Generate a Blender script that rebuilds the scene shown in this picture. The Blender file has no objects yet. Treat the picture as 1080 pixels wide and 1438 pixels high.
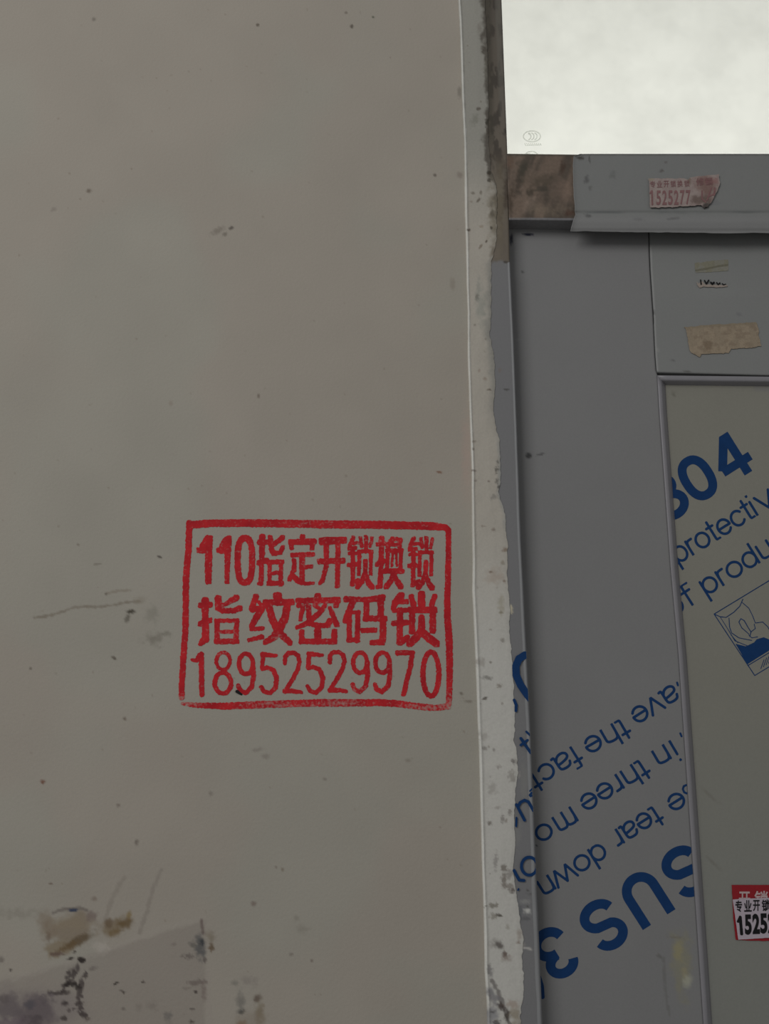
import bpy, bmesh, math
import numpy as np
from mathutils import Vector, Matrix

sc = bpy.context.scene
COL = sc.collection
# ------------------------------------------------------------------ camera
D = 0.68; ZC = 1.62; FPX = 1080.0; W0, H0 = 1080, 1438
PITCH, YAW, ROLL = [math.radians(a) for a in (11.54, 1.31, -0.116)]
_F = np.array([math.sin(YAW)*math.cos(PITCH), math.cos(YAW)*math.cos(PITCH), math.sin(PITCH)])
_R0 = np.array([math.cos(YAW), -math.sin(YAW), 0.0]); _U0 = np.cross(_R0, _F)
_R = math.cos(ROLL)*_R0 + math.sin(ROLL)*_U0; _U = np.cross(_R, _F)
CP = np.array([0.0, -D, ZC])
cam_d = bpy.data.cameras.new('camera'); cam = bpy.data.objects.new('camera', cam_d); COL.objects.link(cam)
cam.matrix_world = Matrix([[_R[0], _U[0], -_F[0], CP[0]], [_R[1], _U[1], -_F[1], CP[1]],
                           [_R[2], _U[2], -_F[2], CP[2]], [0, 0, 0, 1]])
cam_d.sensor_fit = 'VERTICAL'; cam_d.sensor_height = 36.0; cam_d.lens = 36.0*FPX/H0
cam_d.clip_start = 0.02
sc.camera = cam
# ------------------------------------------------------------------ world, lights, exposure
sc.view_settings.view_transform = 'Standard'; sc.view_settings.look = 'None'
sc.view_settings.exposure = 0.0; sc.view_settings.gamma = 1.0
sc.view_settings.use_curve_mapping = False
wd = bpy.data.worlds.new('world'); sc.world = wd; wd.use_nodes = True
wd.node_tree.nodes['Background'].inputs[0].default_value = (1.0, 1.0, 1.0, 1)
wd.node_tree.nodes['Background'].inputs[1].default_value = 0.20
def area(name, loc, target, sx, sy, power, color):
    l = bpy.data.lights.new(name, 'AREA'); l.shape = 'RECTANGLE'; l.size = sx; l.size_y = sy
    l.energy = power; l.color = color
    o = bpy.data.objects.new(name, l); COL.objects.link(o); o.location = loc
    o.rotation_euler = (Vector(target)-Vector(loc)).to_track_quat('-Z', 'Y').to_euler()
    return o
area('hall_daylight', (-1.5, -2.1, 2.95), (0.15, 0.0, 1.75), 1.4, 1.2, 26.0, (1.0, 0.985, 0.97))   # landing window, up and to the left
area('back_room_uplight', (0.6, 1.1, 1.0), (0.6, 1.1, 2.9), 1.4, 1.4, 31.0, (0.995, 1.0, 0.975))     # light in the room behind the door
K = 0.42          # irradiance/pi on the wall: turns a colour seen in the photograph into an albedo

# ------------------------------------------------------------------ pixel <-> world
def P(px, py, Y=0.0):
    px = np.asarray(px, float); py = np.asarray(py, float)
    d = _F[None] + ((px.ravel()-W0/2)/FPX)[:, None]*_R[None] - ((py.ravel()-H0/2)/FPX)[:, None]*_U[None]
    t = (np.broadcast_to(np.asarray(Y, float), px.shape).ravel()-CP[1])/d[:, 1]
    return CP[None] + d*t[:, None]
def Q(xyz):
    v = np.asarray(xyz, float)-CP; z = v@_F
    return W0/2+FPX*(v@_R)/z, H0/2-FPX*(v@_U)/z
# ------------------------------------------------------------------ noise and colour painting
_rng = np.random.RandomState(7)
_T = _rng.rand(256, 256)
def vnoise(x, y):
    xi = np.floor(x).astype(int); yi = np.floor(y).astype(int); fx = x-xi; fy = y-yi
    fx = fx*fx*(3-2*fx); fy = fy*fy*(3-2*fy)
    a = _T[xi & 255, yi & 255]; b = _T[(xi+1) & 255, yi & 255]; c = _T[xi & 255, (yi+1) & 255]; d = _T[(xi+1) & 255, (yi+1) & 255]
    return (a*(1-fx)+b*fx)*(1-fy)+(c*(1-fx)+d*fx)*fy
def fbm(x, y, s, oct=4, ofs=0.0):
    r = 0; a = 0.5; t = 0; x = np.asarray(x)/s+ofs*17.3+1000; y = np.asarray(y)/s+ofs*9.1+1000
    for _ in range(oct):
        r = r+a*vnoise(x, y); t += a; a *= 0.5; x = x*2.03+11.7; y = y*2.03+5.3
    return r/t
def lin(c):
    c = np.asarray(c, float)/255.0
    return np.where(c <= 0.04045, c/12.92, ((c+0.055)/1.055)**2.4)
def alb(c): return np.minimum(lin(c)/K, 0.9)
def sst(e0, e1, x):
    t = np.clip((x-e0)/(e1-e0), 0, 1); return t*t*(3-2*t)
SQ = [2.0]
def seg_dist(px, py, pts):
    d = np.full(px.shape, 1e9)
    for (x0, y0), (x1, y1) in zip(pts[:-1], pts[1:]):
        vx, vy = x1-x0, y1-y0; L = vx*vx+vy*vy+1e-9
        t = np.clip(((px-x0)*vx+(py-y0)*vy)/L, 0, 1)
        ex, ey = px-x0-t*vx, py-y0-t*vy; d = np.minimum(d, np.hypot(ex, ey) if SQ[0] == 2 else (abs(ex)**SQ[0]+abs(ey)**SQ[0])**(1/SQ[0]))
    return d
def paint(px, py, base, layers):
    """base (N,3) linear albedo; layers of blobs/strokes in the marks' own measured places"""
    c = base.copy()
    for i, L in enumerate(layers):
        k = L[0]
        if k == 'b':
            _, x, y, rx, ry, rot, col, al, rag, soft = L
            m = np.nonzero((abs(px-x) < 2.2*(rx+ry)) & (abs(py-y) < 2.2*(rx+ry)))[0]
            if not len(m): continue
            X = px[m]-x; Y = py[m]-y; r = math.radians(rot)
            u = X*math.cos(r)+Y*math.sin(r); v = -X*math.sin(r)+Y*math.cos(r)
            d = np.hypot(u/rx, v/ry)
            n = fbm(px[m], py[m], max(2.0, min(rx, ry)*0.7), 4, i*0.37)
            a = al*(1-sst(1-soft, 1+soft*0.6, d+rag*(n-0.5)*2))
        elif k == 'l':
            _, pts, w, col, al, rag = L
            xs = [q[0] for q in pts]; ys = [q[1] for q in pts]
            m = np.nonzero((px > min(xs)-3*w-2) & (px < max(xs)+3*w+2) & (py > min(ys)-3*w-2) & (py < max(ys)+3*w+2))[0]
            if not len(m): continue
            d = seg_dist(px[m], py[m], pts)/w
            n = fbm(px[m], py[m], 5.0, 3, i*0.37)
            a = al*(1-sst(0.4, 1.3, d+rag*(n-0.5)*2))
        elif k == 'f':
            _, fn, col, al = L
            m = np.arange(len(px)); a = al*fn(px, py)
        c[m] = c[m]*(1-a[:, None])+alb(col)[None]*a[:, None]
    return c

# ------------------------------------------------------------------ materials
def mat(name, color=(0.5, 0.5, 0.5), rough=0.7, attr=False, metal=0.0, bump=0.0, bscale=400.0, var=0.0, vscale=60.0, spec=0.4, stretch=None):
    m = bpy.data.materials.new(name); m.use_nodes = True; nt = m.node_tree; N = nt.nodes; Lk = nt.links
    b = N['Principled BSDF']; b.inputs['Roughness'].default_value = rough; b.inputs['Metallic'].default_value = metal
    b.inputs['Specular IOR Level'].default_value = spec
    tc = N.new('ShaderNodeTexCoord'); src = tc.outputs['Object']
    if stretch:
        mp = N.new('ShaderNodeMapping'); mp.inputs['Scale'].default_value = stretch; Lk.new(src, mp.inputs[0]); src = mp.outputs[0]
    if attr:
        a = N.new('ShaderNodeAttribute'); a.attribute_name = 'Col'; cs = a.outputs['Color']
    else:
        a = N.new('ShaderNodeRGB'); a.outputs[0].default_value = (*color, 1); cs = a.outputs[0]
    if var:
        n = N.new('ShaderNodeTexNoise'); n.inputs['Scale'].default_value = vscale; n.inputs['Detail'].default_value = 6; Lk.new(src, n.inputs['Vector'])
        mr = N.new('ShaderNodeMapRange'); mr.inputs['From Min'].default_value = 0.25; mr.inputs['From Max'].default_value = 0.75
        mr.inputs['To Min'].default_value = 1-var; mr.inputs['To Max'].default_value = 1+var; Lk.new(n.outputs['Fac'], mr.inputs['Value'])
        vm = N.new('ShaderNodeVectorMath'); vm.operation = 'SCALE'; Lk.new(cs, vm.inputs[0]); Lk.new(mr.outputs[0], vm.inputs['Scale'])
        cs = vm.outputs[0]
    Lk.new(cs, b.inputs['Base Color'])
    if bump:
        n = N.new('ShaderNodeTexNoise'); n.inputs['Scale'].default_value = bscale; n.inputs['Detail'].default_value = 5; Lk.new(src, n.inputs['Vector'])
        bp = N.new('ShaderNodeBump'); bp.inputs['Strength'].default_value = bump; bp.inputs['Distance'].default_value = 0.0006
        Lk.new(n.outputs['Fac'], bp.inputs['Height']); Lk.new(bp.outputs[0], b.inputs['Normal'])
    return m
M_wall = mat('painted_plaster', rough=0.85, attr=True, bump=0.35, bscale=350, var=0.035, vscale=900, spec=0.2)
M_patch = mat('smeared_plaster', rough=0.85, attr=True, bump=0.35, bscale=260, var=0.05, vscale=500, spec=0.2)
M_film = mat('film_covered_steel', rough=0.5, attr=True, bump=0.15, bscale=300, var=0.03, vscale=600, spec=0.35)
M_rust = mat('glue_stained_steel', rough=0.6, attr=True, bump=0.4, bscale=200, var=0.12, vscale=300, spec=0.3)
M_seam = mat('dark_seam', color=(0.03, 0.03, 0.03), rough=0.8, var=0.1)
M_lip = mat('milky_highlit_edge', color=tuple(alb((97, 98, 99))), rough=0.5, var=0.05, spec=0.25)
M_mould = mat('grey_moulding', color=tuple(alb((97, 96, 99))), rough=0.4, var=0.04, spec=0.5)
M_blue = mat('blue_print', color=tuple(alb((13, 39, 73))), rough=0.6, var=0.08, vscale=200, spec=0.15)
M_black = mat('black_print', color=(0.012, 0.012, 0.013), rough=0.6, var=0.1, spec=0.2)
M_white = mat('sticker_paper', color=tuple(alb((132, 124, 131))), rough=0.6, var=0.05, vscale=300)
M_red = mat('red_sticker', color=tuple(alb((104, 14, 22))), rough=0.55, var=0.1, vscale=300)
M_wprint = mat('white_print', color=tuple(alb((135, 118, 118))), rough=0.6, var=0.05)
M_faded = mat('faded_sticker', rough=0.7, attr=True, var=0.1, vscale=700)
M_fprint = mat('faded_red_print', color=tuple(alb((94, 68, 68))), rough=0.7, var=0.15, vscale=500)
M_floor = mat('concrete_floor', color=(0.25, 0.24, 0.22), rough=0.8, var=0.15, vscale=8, bump=0.5, bscale=60)
M_room = mat('white_room_paint', color=(0.78, 0.78, 0.76), rough=0.9, var=0.02, vscale=4)

# red ink: worn where the stamp printed thinly (attribute 'fade')
M_ink = bpy.data.materials.new('red_stamp_ink'); M_ink.use_nodes = True
nt = M_ink.node_tree; N = nt.nodes; L_ = nt.links; b = N['Principled BSDF']
b.inputs['Roughness'].default_value = 0.75; b.inputs['Specular IOR Level'].default_value = 0.15
tc = N.new('ShaderNodeTexCoord')
n1 = N.new('ShaderNodeTexNoise'); n1.inputs['Scale'].default_value = 420; n1.inputs['Detail'].default_value = 4; L_.new(tc.outputs['Object'], n1.inputs[0])
n2 = N.new('ShaderNodeTexNoise'); n2.inputs['Scale'].default_value = 70; n2.inputs['Detail'].default_value = 5; L_.new(tc.outputs['Object'], n2.inputs[0])
at = N.new('ShaderNodeAttribute'); at.attribute_name = 'fade'
ad = N.new('ShaderNodeMath'); ad.operation = 'ADD'; L_.new(n1.outputs[0], ad.inputs[0]); L_.new(at.outputs['Fac'], ad.inputs[1])
mr = N.new('ShaderNodeMapRange'); mr.inputs['From Min'].default_value = 0.62; mr.inputs['From Max'].default_value = 1.0; L_.new(ad.outputs[0], mr.inputs['Value'])
cr = N.new('ShaderNodeMix'); cr.data_type = 'RGBA'
cr.inputs['A'].default_value = (*alb((124, 21, 27)), 1); cr.inputs['B'].default_value = (*alb((144, 29, 33)), 1)
mr2 = N.new('ShaderNodeMapRange'); mr2.inputs['From Min'].default_value = 0.35; mr2.inputs['From Max'].default_value = 0.65; L_.new(n2.outputs[0], mr2.inputs['Value'])
L_.new(mr2.outputs[0], cr.inputs['Factor'])
cm = N.new('ShaderNodeMix'); cm.data_type = 'RGBA'; L_.new(mr.outputs[0], cm.inputs['Factor']); L_.new(cr.outputs['Result'], cm.inputs['A'])
cm.inputs['B'].default_value = (*alb((124, 106, 100)), 1); L_.new(cm.outputs['Result'], b.inputs['Base Color'])

def clear_mat(name, dust, tint, gloss):
    m = bpy.data.materials.new(name); m.use_nodes = True; nt = m.node_tree; N = nt.nodes; L = nt.links
    N.remove(N['Principled BSDF']); out = N['Material Output']
    tr = N.new('ShaderNodeBsdfTransparent'); tr.inputs[0].default_value = (*tint, 1)
    df = N.new('ShaderNodeBsdfDiffuse'); df.inputs[0].default_value = (0.32, 0.32, 0.29, 1)
    gl = N.new('ShaderNodeBsdfGlossy'); gl.inputs['Roughness'].default_value = 0.05
    tc = N.new('ShaderNodeTexCoord'); n = N.new('ShaderNodeTexNoise'); n.inputs['Scale'].default_value = 22; n.inputs['Detail'].default_value = 9
    n.inputs['Roughness'].default_value = 0.62; L.new(tc.outputs['Object'], n.inputs[0])
    mr = N.new('ShaderNodeMapRange'); mr.inputs['From Min'].default_value = 0.38; mr.inputs['From Max'].default_value = 0.8
    mr.inputs['To Min'].default_value = dust[0]; mr.inputs['To Max'].default_value = dust[1]; L.new(n.outputs[0], mr.inputs['Value'])
    mx = N.new('ShaderNodeMixShader'); L.new(mr.outputs[0], mx.inputs[0]); L.new(tr.outputs[0], mx.inputs[1]); L.new(df.outputs[0], mx.inputs[2])
    fr = N.new('ShaderNodeFresnel'); fr.inputs[0].default_value = 1.45      # outer faces only: a thin pane has no total reflection inside
    ge = N.new('ShaderNodeNewGeometry'); inv = N.new('ShaderNodeMath'); inv.operation = 'SUBTRACT'; inv.inputs[0].default_value = gloss; L.new(ge.outputs['Backfacing'], inv.inputs[1]); inv.use_clamp = True
    ml = N.new('ShaderNodeMath'); ml.operation = 'MULTIPLY'; L.new(fr.outputs[0], ml.inputs[0]); L.new(inv.outputs[0], ml.inputs[1])
    m2 = N.new('ShaderNodeMixShader'); L.new(ml.outputs[0], m2.inputs[0]); L.new(mx.outputs[0], m2.inputs[1]); L.new(gl.outputs[0], m2.inputs[2])
    L.new(m2.outputs[0], out.inputs[0]); return m
M_glass = clear_mat('dusty_clear_glass', (0.02, 0.10), (0.995, 1.0, 0.985), 0.9)
M_etch = clear_mat('etched_mark_frost', (0.26, 0.42), (0.93, 0.95, 0.92), 0.2)

# ------------------------------------------------------------------ object helpers
def link(name, me, m, parent=None, smooth=False):
    o = bpy.data.objects.new(name, me); COL.objects.link(o)
    if m: me.materials.append(m)
    if parent: o.parent = parent; o.matrix_parent_inverse = parent.matrix_world.inverted()
    if smooth:
        me.polygons.foreach_set('use_smooth', [True]*len(me.polygons))
    return o
def empty(name, loc, label=None, cat=None, kind=None, group=None):
    o = bpy.data.objects.new(name, None); COL.objects.link(o); o.location = loc; o.empty_display_size = 0.02
    o.matrix_world = Matrix.Translation(loc)
    for k, v in (('label', label), ('category', cat), ('kind', kind), ('group', group)):
        if v: o[k] = v
    return o
def setcol(me, rgb):
    a = me.color_attributes.new('Col', 'FLOAT_COLOR', 'POINT')
    a.data.foreach_set('color', np.concatenate([rgb, np.ones((len(rgb), 1))], 1).astype(np.float32).ravel())
def grid_faces(nr, nc):
    i = np.arange(nr*nc).reshape(nr, nc)
    return np.stack([i[:-1, :-1], i[1:, :-1], i[1:, 1:], i[:-1, 1:]], -1).reshape(-1, 4)
def fast_mesh(name, V, quads):
    me = bpy.data.meshes.new(name); n = len(quads)
    me.vertices.add(len(V)); me.vertices.foreach_set('co', np.asarray(V, np.float32).ravel())
    me.loops.add(n*4); me.loops.foreach_set('vertex_index', np.asarray(quads, np.int32).ravel())
    me.polygons.add(n); me.polygons.foreach_set('loop_start', np.arange(0, n*4, 4, dtype=np.int32))
    me.update(calc_edges=True); return me
def grid_slab(name, G, back, m, parent=None, colfn=None, smooth=True):
    """G (nr,nc,3) front surface, rows top->bottom, cols left->right; closed with a skirt and back at y=back"""
    nr, nc, _ = G.shape; V = G.reshape(-1, 3); F = [grid_faces(nr, nc)]
    idx = np.arange(nr*nc).reshape(nr, nc)
    loop = np.concatenate([idx[0, :-1], idx[:-1, -1], idx[-1, :0:-1], idx[:0:-1, 0]])
    B = V[loop].copy(); B[:, 1] = back if np.isscalar(back) else B[:, 1]
    n = len(loop); base = len(V); V2 = np.concatenate([V, B]); bi = base+np.arange(n)
    nx = np.roll(np.arange(n), -1)
    F.append(np.stack([loop, loop[nx], bi[nx], bi], -1))
    corners = [0, nc-1, nc-1+nr-1, 2*(nc-1)+nr-1]
    F.append(np.array([[bi[corners[0]], bi[corners[1]], bi[corners[2]], bi[corners[3]]]]))
    me = fast_mesh(name, V2, np.concatenate(F))
    if colfn is not None:
        px, py = Q(V2); setcol(me, colfn(px, py))
    o = link(name, me, m, parent)
    if smooth:
        s = np.zeros(len(me.polygons), bool); s[:(nr-1)*(nc-1)] = True; me.polygons.foreach_set('use_smooth', s)
    return o
def px_slab(name, poly, yf, yb, m, parent=None, bevel=0.0, rgb=None):
    """a flat solid whose outline (pixels of the photo) lies on the plane y=yf"""
    p = np.array(poly, float); A = P(p[:, 0], p[:, 1], yf)
    return xz_slab(name, A[:, [0, 2]], yf, yb, m, parent, bevel, rgb)
def xz_slab(name, xz, yf, yb, m, parent=None, bevel=0.0, rgb=None):
    bm = bmesh.new(); f = [bm.verts.new((x, yf, z)) for x, z in xz]; g = [bm.verts.new((x, yb, z)) for x, z in xz]; n = len(f)
    ff = bm.faces.new(f); bm.faces.new(g[::-1])
    for i in range(n): bm.faces.new((f[i], g[i], g[(i+1) % n], f[(i+1) % n]))
    bmesh.ops.recalc_face_normals(bm, faces=bm.faces[:])
    if bevel: bmesh.ops.bevel(bm, geom=list(ff.edges), offset=bevel, segments=2, profile=0.5, affect='EDGES')
    me = bpy.data.meshes.new(name); bm.to_mesh(me); bm.free()
    if rgb is not None: setcol(me, np.tile(alb(rgb), (len(me.vertices), 1)))
    return link(name, me, m, parent)
def boxm(name, x0, x1, y0, y1, z0, z1, m, parent=None, kind=None, rgb=None, bevel=0.0):
    o = xz_slab(name, [(x0, z0), (x1, z0), (x1, z1), (x0, z1)], y0, y1, m, parent, bevel, rgb)
    if kind: o['kind'] = kind
    return o

# ---- flat print: strokes turned into ragged-edged ink shapes (marching squares)
def stroke_field(px, py, strokes):
    f = np.full(px.shape, -1e9)
    for st in strokes:
        pts, ww = st[0], st[1]
        if len(st) > 2:                    # square-cut ends
            g = ww/2-seg_dist(px, py, pts)
            for p0, p1 in ((pts[0], pts[1]), (pts[-1], pts[-2])):
                dx, dy = p1[0]-p0[0], p1[1]-p0[1]; n = math.hypot(dx, dy); al = ((px-p0[0])*dx+(py-p0[1])*dy)/n
                g = np.where(np.hypot(px-p0[0], py-p0[1]) < ww*.75, np.minimum(g, al), g)
            f = np.maximum(f, g); continue
        if isinstance(ww, tuple):          # tapering stroke
            for k in range(len(pts)-1):
                (x0, y0), (x1, y1) = pts[k], pts[k+1]; vx, vy = x1-x0, y1-y0; L = vx*vx+vy*vy+1e-9
                t = np.clip(((px-x0)*vx+(py-y0)*vy)/L, 0, 1); s = (k+t)/(len(pts)-1)
                ex, ey = px-x0-t*vx, py-y0-t*vy; f = np.maximum(f, (ww[0]*(1-s)+ww[1]*s)/2-(np.hypot(ex, ey) if SQ[0] == 2 else (abs(ex)**SQ[0]+abs(ey)**SQ[0])**(1/SQ[0])))
        else:
            f = np.maximum(f, ww/2-seg_dist(px, py, pts))
    return f
def poly_field(px, py, poly):
    inside = np.zeros(px.shape, bool); n = len(poly)
    for i in range(n):
        x0, y0 = poly[i]; x1, y1 = poly[(i+1) % n]
        if y0 == y1: continue
        c = ((y0 > py) != (y1 > py)) & (px < (x1-x0)*(py-y0)/(y1-y0)+x0); inside ^= c
    d = seg_dist(px, py, list(poly)+[poly[0]])
    return np.where(inside, d, -d)
def ink(name, strokes, m, parent, yfun, step=0.6, rag=0.0, rs=3.0, polys=(), clip=(), fade=None, holes=0.0, colfn=None, seed=0.0, grow=0.0):
    xs = [q[0] for s in strokes for q in s[0]]+[q[0] for p in polys for q in p]
    ys = [q[1] for s in strokes for q in s[0]]+[q[1] for p in polys for q in p]
    mw = max([max(s[1]) if isinstance(s[1], tuple) else s[1] for s in strokes] or [0])/2+2
    X = np.arange(min(xs)-mw, max(xs)+mw+step, step); Y = np.arange(min(ys)-mw, max(ys)+mw+step, step)
    gx, gy = np.meshgrid(X, Y); f = (stroke_field(gx, gy, strokes)+grow) if strokes else np.full(gx.shape, -1e9)
    for p in polys: f = np.maximum(f, poly_field(gx, gy, p))
    if rag: f = f+rag*(fbm(gx, gy, rs, 3, seed)-0.5)*2
    if holes: f = np.minimum(f, (fbm(gx, gy, 2.6, 3, 5.0+seed)-holes)*14)
    for (x, y, nx, ny) in clip:            # keep the side the normal points to
        f = np.minimum(f, (gx-x)*nx+(gy-y)*ny)
    f = np.where(abs(f) < 1e-6, 1e-6, f); ins = f > 0; nr, nc = f.shape
    V = []; idm = -np.ones((nr, nc), int); ii = np.nonzero(ins)
    idm[ii] = np.arange(len(ii[0])); V = np.stack([gx[ii], gy[ii]], -1).tolist()
    code = ins[:-1, :-1]*1+ins[:-1, 1:]*2+ins[1:, 1:]*4+ins[1:, :-1]*8
    fr, fc = np.nonzero(code == 15)
    faces = np.stack([idm[fr, fc], idm[fr+1, fc], idm[fr+1, fc+1], idm[fr, fc+1]], -1).tolist()
    ed = {}
    def cross(r0, c0, r1, c1):
        k = (r0, c0, r1, c1) if (r0, c0) < (r1, c1) else (r1, c1, r0, c0)
        if k not in ed:
            a = f[k[0], k[1]]; b2 = f[k[2], k[3]]; t = a/(a-b2)
            ed[k] = len(V); V.append([gx[k[0], k[1]]+t*(gx[k[2], k[3]]-gx[k[0], k[1]]), gy[k[0], k[1]]+t*(gy[k[2], k[3]]-gy[k[0], k[1]])])
        return ed[k]
    for r, c in zip(*np.nonzero((code > 0) & (code < 15))):
        cs = [(r, c), (r+1, c), (r+1, c+1), (r, c+1)]; poly = []
        for k in range(4):
            a = cs[k]; b2 = cs[(k+1) % 4]
            if ins[a]: poly.append(idm[a])
            if ins[a] != ins[b2]: poly.append(cross(*a, *b2))
        if len(poly) >= 3: faces.append(poly)
    if not faces: return None
    V = np.array(V); W = P(V[:, 0], V[:, 1], yfun(V[:, 0], V[:, 1]) if callable(yfun) else yfun)
    me = bpy.data.meshes.new(name); me.from_pydata(W.tolist(), [], faces)
    if fade is not None:
        a = me.attributes.new('fade', 'FLOAT', 'POINT'); a.data.foreach_set('value', fade(V[:, 0], V[:, 1]).astype(np.float32))
    if colfn is not None: setcol(me, colfn(V[:, 0], V[:, 1]))
    return link(name, me, m, parent)
# ---- flat print from the built-in typeface, set between two baseline points
_tc = {}
def glyphs(body, bold):
    k = (body, bold)
    if k not in _tc:
        cu = bpy.data.curves.new('t', 'FONT'); cu.body = body; cu.size = 1.0; cu.offset = bold; cu.resolution_u = 6
        ob = bpy.data.objects.new('t', cu); COL.objects.link(ob)
        dg = bpy.context.evaluated_depsgraph_get(); me = bpy.data.meshes.new_from_object(ob.evaluated_get(dg))
        v = np.array([q.co[:2] for q in me.vertices]); fs = [list(p.vertices) for p in me.polygons]
        bpy.data.objects.remove(ob); bpy.data.curves.remove(cu); bpy.data.meshes.remove(me); _tc[k] = (v, fs)
    return _tc[k]
def word(name, body, A, B, H, m, parent, Y, bold=0.0, clip=(), fit=False):
    """A,B baseline ends in pixels; H cap height in pixels; fit=True stretches the ink box to H"""
    v, fs = glyphs(body, bold); A = np.array(A, float); B = np.array(B, float)
    x0, x1 = v[:, 0].min(), v[:, 0].max(); xd = B-A; L = np.linalg.norm(xd); xd /= L; up = np.array([xd[1], -xd[0]])
    if fit: y0 = v[:, 1].min(); ys = (v[:, 1]-y0)/(v[:, 1].max()-y0)*H
    else: ys = v[:, 1]/0.727*H
    p = A+((v[:, 0]-x0)/(x1-x0)*L)[:, None]*xd+ys[:, None]*up
    bm = bmesh.new(); bv = [bm.verts.new((q[0], q[1], 0)) for q in p]
    for f in fs:
        try: bm.faces.new([bv[i] for i in f])
        except ValueError: pass
    for (x, y, nx, ny) in clip:
        bmesh.ops.bisect_plane(bm, geom=bm.verts[:]+bm.edges[:]+bm.faces[:], plane_co=(x, y, 0), plane_no=(nx, ny, 0), clear_inner=True)
    if not bm.faces: bm.free(); return None
    q = np.array([w.co[:2] for w in bm.verts]); w3 = P(q[:, 0], q[:, 1], Y)
    for w, c in zip(bm.verts, w3): w.co = c
    bm.normal_update()
    for f in bm.faces:
        if f.normal.y > 0: f.normal_flip()
    me = bpy.data.meshes.new(name); bm.to_mesh(me); bm.free()
    return link(name, me, m, parent)

# ---- grotesque letters drawn as strokes (x-height 1 for small letters, cap height 1 for the bold ones)
def arc(cx, cy, rx, ry, a0, a1, n=24): return [(cx+rx*math.cos(math.radians(a)), cy+ry*math.sin(math.radians(a))) for a in np.linspace(a0, a1, n)]
def soft(p, it=2):
    for _ in range(it):
        q = [p[0]]
        for a, b2 in zip(p[:-1], p[1:]): q += [(a[0]*.75+b2[0]*.25, a[1]*.75+b2[1]*.25), (a[0]*.25+b2[0]*.75, a[1]*.25+b2[1]*.75)]
        p = q+[p[-1]]
    return p
SMALL = {'o': (1.04, [arc(.51, .5, .42, .44, 0, 360)]), 'e': (1.02, [[(.1, .49), (.90, .49)], arc(.5, .5, .41, .44, 0, 325)]), 'c': (.97, [arc(.5, .5, .41, .44, 38, 322)]),
 'a': (1.03, [soft([(.12, .70), (.2, .91), (.46, .95), (.76, .90), (.80, .66)]), [(.80, .66), (.80, .22)], soft([(.80, .22), (.81, .04), (.95, .07)]), soft([(.80, .58), (.44, .54), (.10, .44), (.08, .18), (.30, .03), (.62, .08), (.80, .34)])]),
 'v': (.92, [[(.05, 1.0), (.45, .03)], [(.45, .03), (.85, 1.0)]]), 'w': (1.36, [[(.04, 1.0), (.33, .03), (.68, .95), (1.03, .03), (1.32, 1.0)]]),
 't': (.58, [[(.26, 1.26), (.26, .3)], soft([(.26, .3), (.27, .05), (.50, .06)]), [(.04, .93), (.48, .93)]]), 'f': (.54, [[(.24, -.1), (.24, 1.1)], soft([(.24, 1.1), (.25, 1.38), (.52, 1.35)]), [(.02, .93), (.48, .93)]]),
 'h': (1.0, [[(.13, 1.5), (.13, -.1)], soft([(.13, .58), (.18, .93), (.5, .96), (.80, .88), (.80, .55)]), [(.80, .56), (.80, -.1)]]), 'n': (1.0, [[(.13, .94), (.13, -.1)], soft([(.13, .58), (.18, .93), (.5, .96), (.80, .88), (.80, .55)]), [(.80, .56), (.80, -.1)]]),
 'u': (1.0, [[(.80, .94), (.80, -.1)], [(.13, .94), (.13, .44)], soft([(.13, .45), (.13, .12), (.43, .04), (.75, .07), (.80, .42)])]),
 'm': (1.5, [[(.12, .94), (.12, -.1)], soft([(.12, .6), (.18, .95), (.44, .97), (.66, .9), (.66, .58)]), [(.66, .6), (.66, -.1)], soft([(.66, .6), (.72, .95), (.98, .97), (1.2, .9), (1.2, .58)]), [(1.2, .6), (1.2, -.1)]]),
 'r': (.6, [[(.13, .94), (.13, -.1)], soft([(.13, .52), (.18, .90), (.52, .92)])]), 'i': (.4, [[(.12, .94), (.12, -.1)], [(.12, 1.32), (.12, 1.5)]]),
 'd': (1.03, [[(.86, 1.5), (.86, -.1)], arc(.48, .5, .38, .44, 0, 360)]), 'p': (1.04, [[(.13, .94), (.13, -.6)], arc(.53, .5, .39, .44, 0, 360)]),
 's': (.92, [soft([(.80, .70), (.74, .93), (.44, .96), (.12, .92), (.12, .60), (.46, .52), (.82, .42), (.82, .08), (.44, .03), (.12, .08), (.07, .30)])])}
BIG = {'U': (.76, [[(.10, 1.2)]+arc(.38, .37, .28, .28, 180, 360)+[(.66, 1.2)]]),
 'S': (.76, [arc(.375, .705, .275, .21, 12, 238)+arc(.385, .30, .295, .215, 62, -168)]),
 '3': (.72, [arc(.345, .735, .25, .185, 172, -88), arc(.355, .305, .285, .225, 96, -172)]),
 '0': (.70, [[(.35+.25*np.sign(math.cos(a))*abs(math.cos(a))**.85, .5+.415*np.sign(math.sin(a))*abs(math.sin(a))**.85) for a in np.radians(np.linspace(0, 360, 40))]]),
 '4': (.74, [[(.52, -.2), (.52, 1.2)], [(.50, .98), (.10, .33)], [(.09, .30), (.80, .30)]])}
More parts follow.
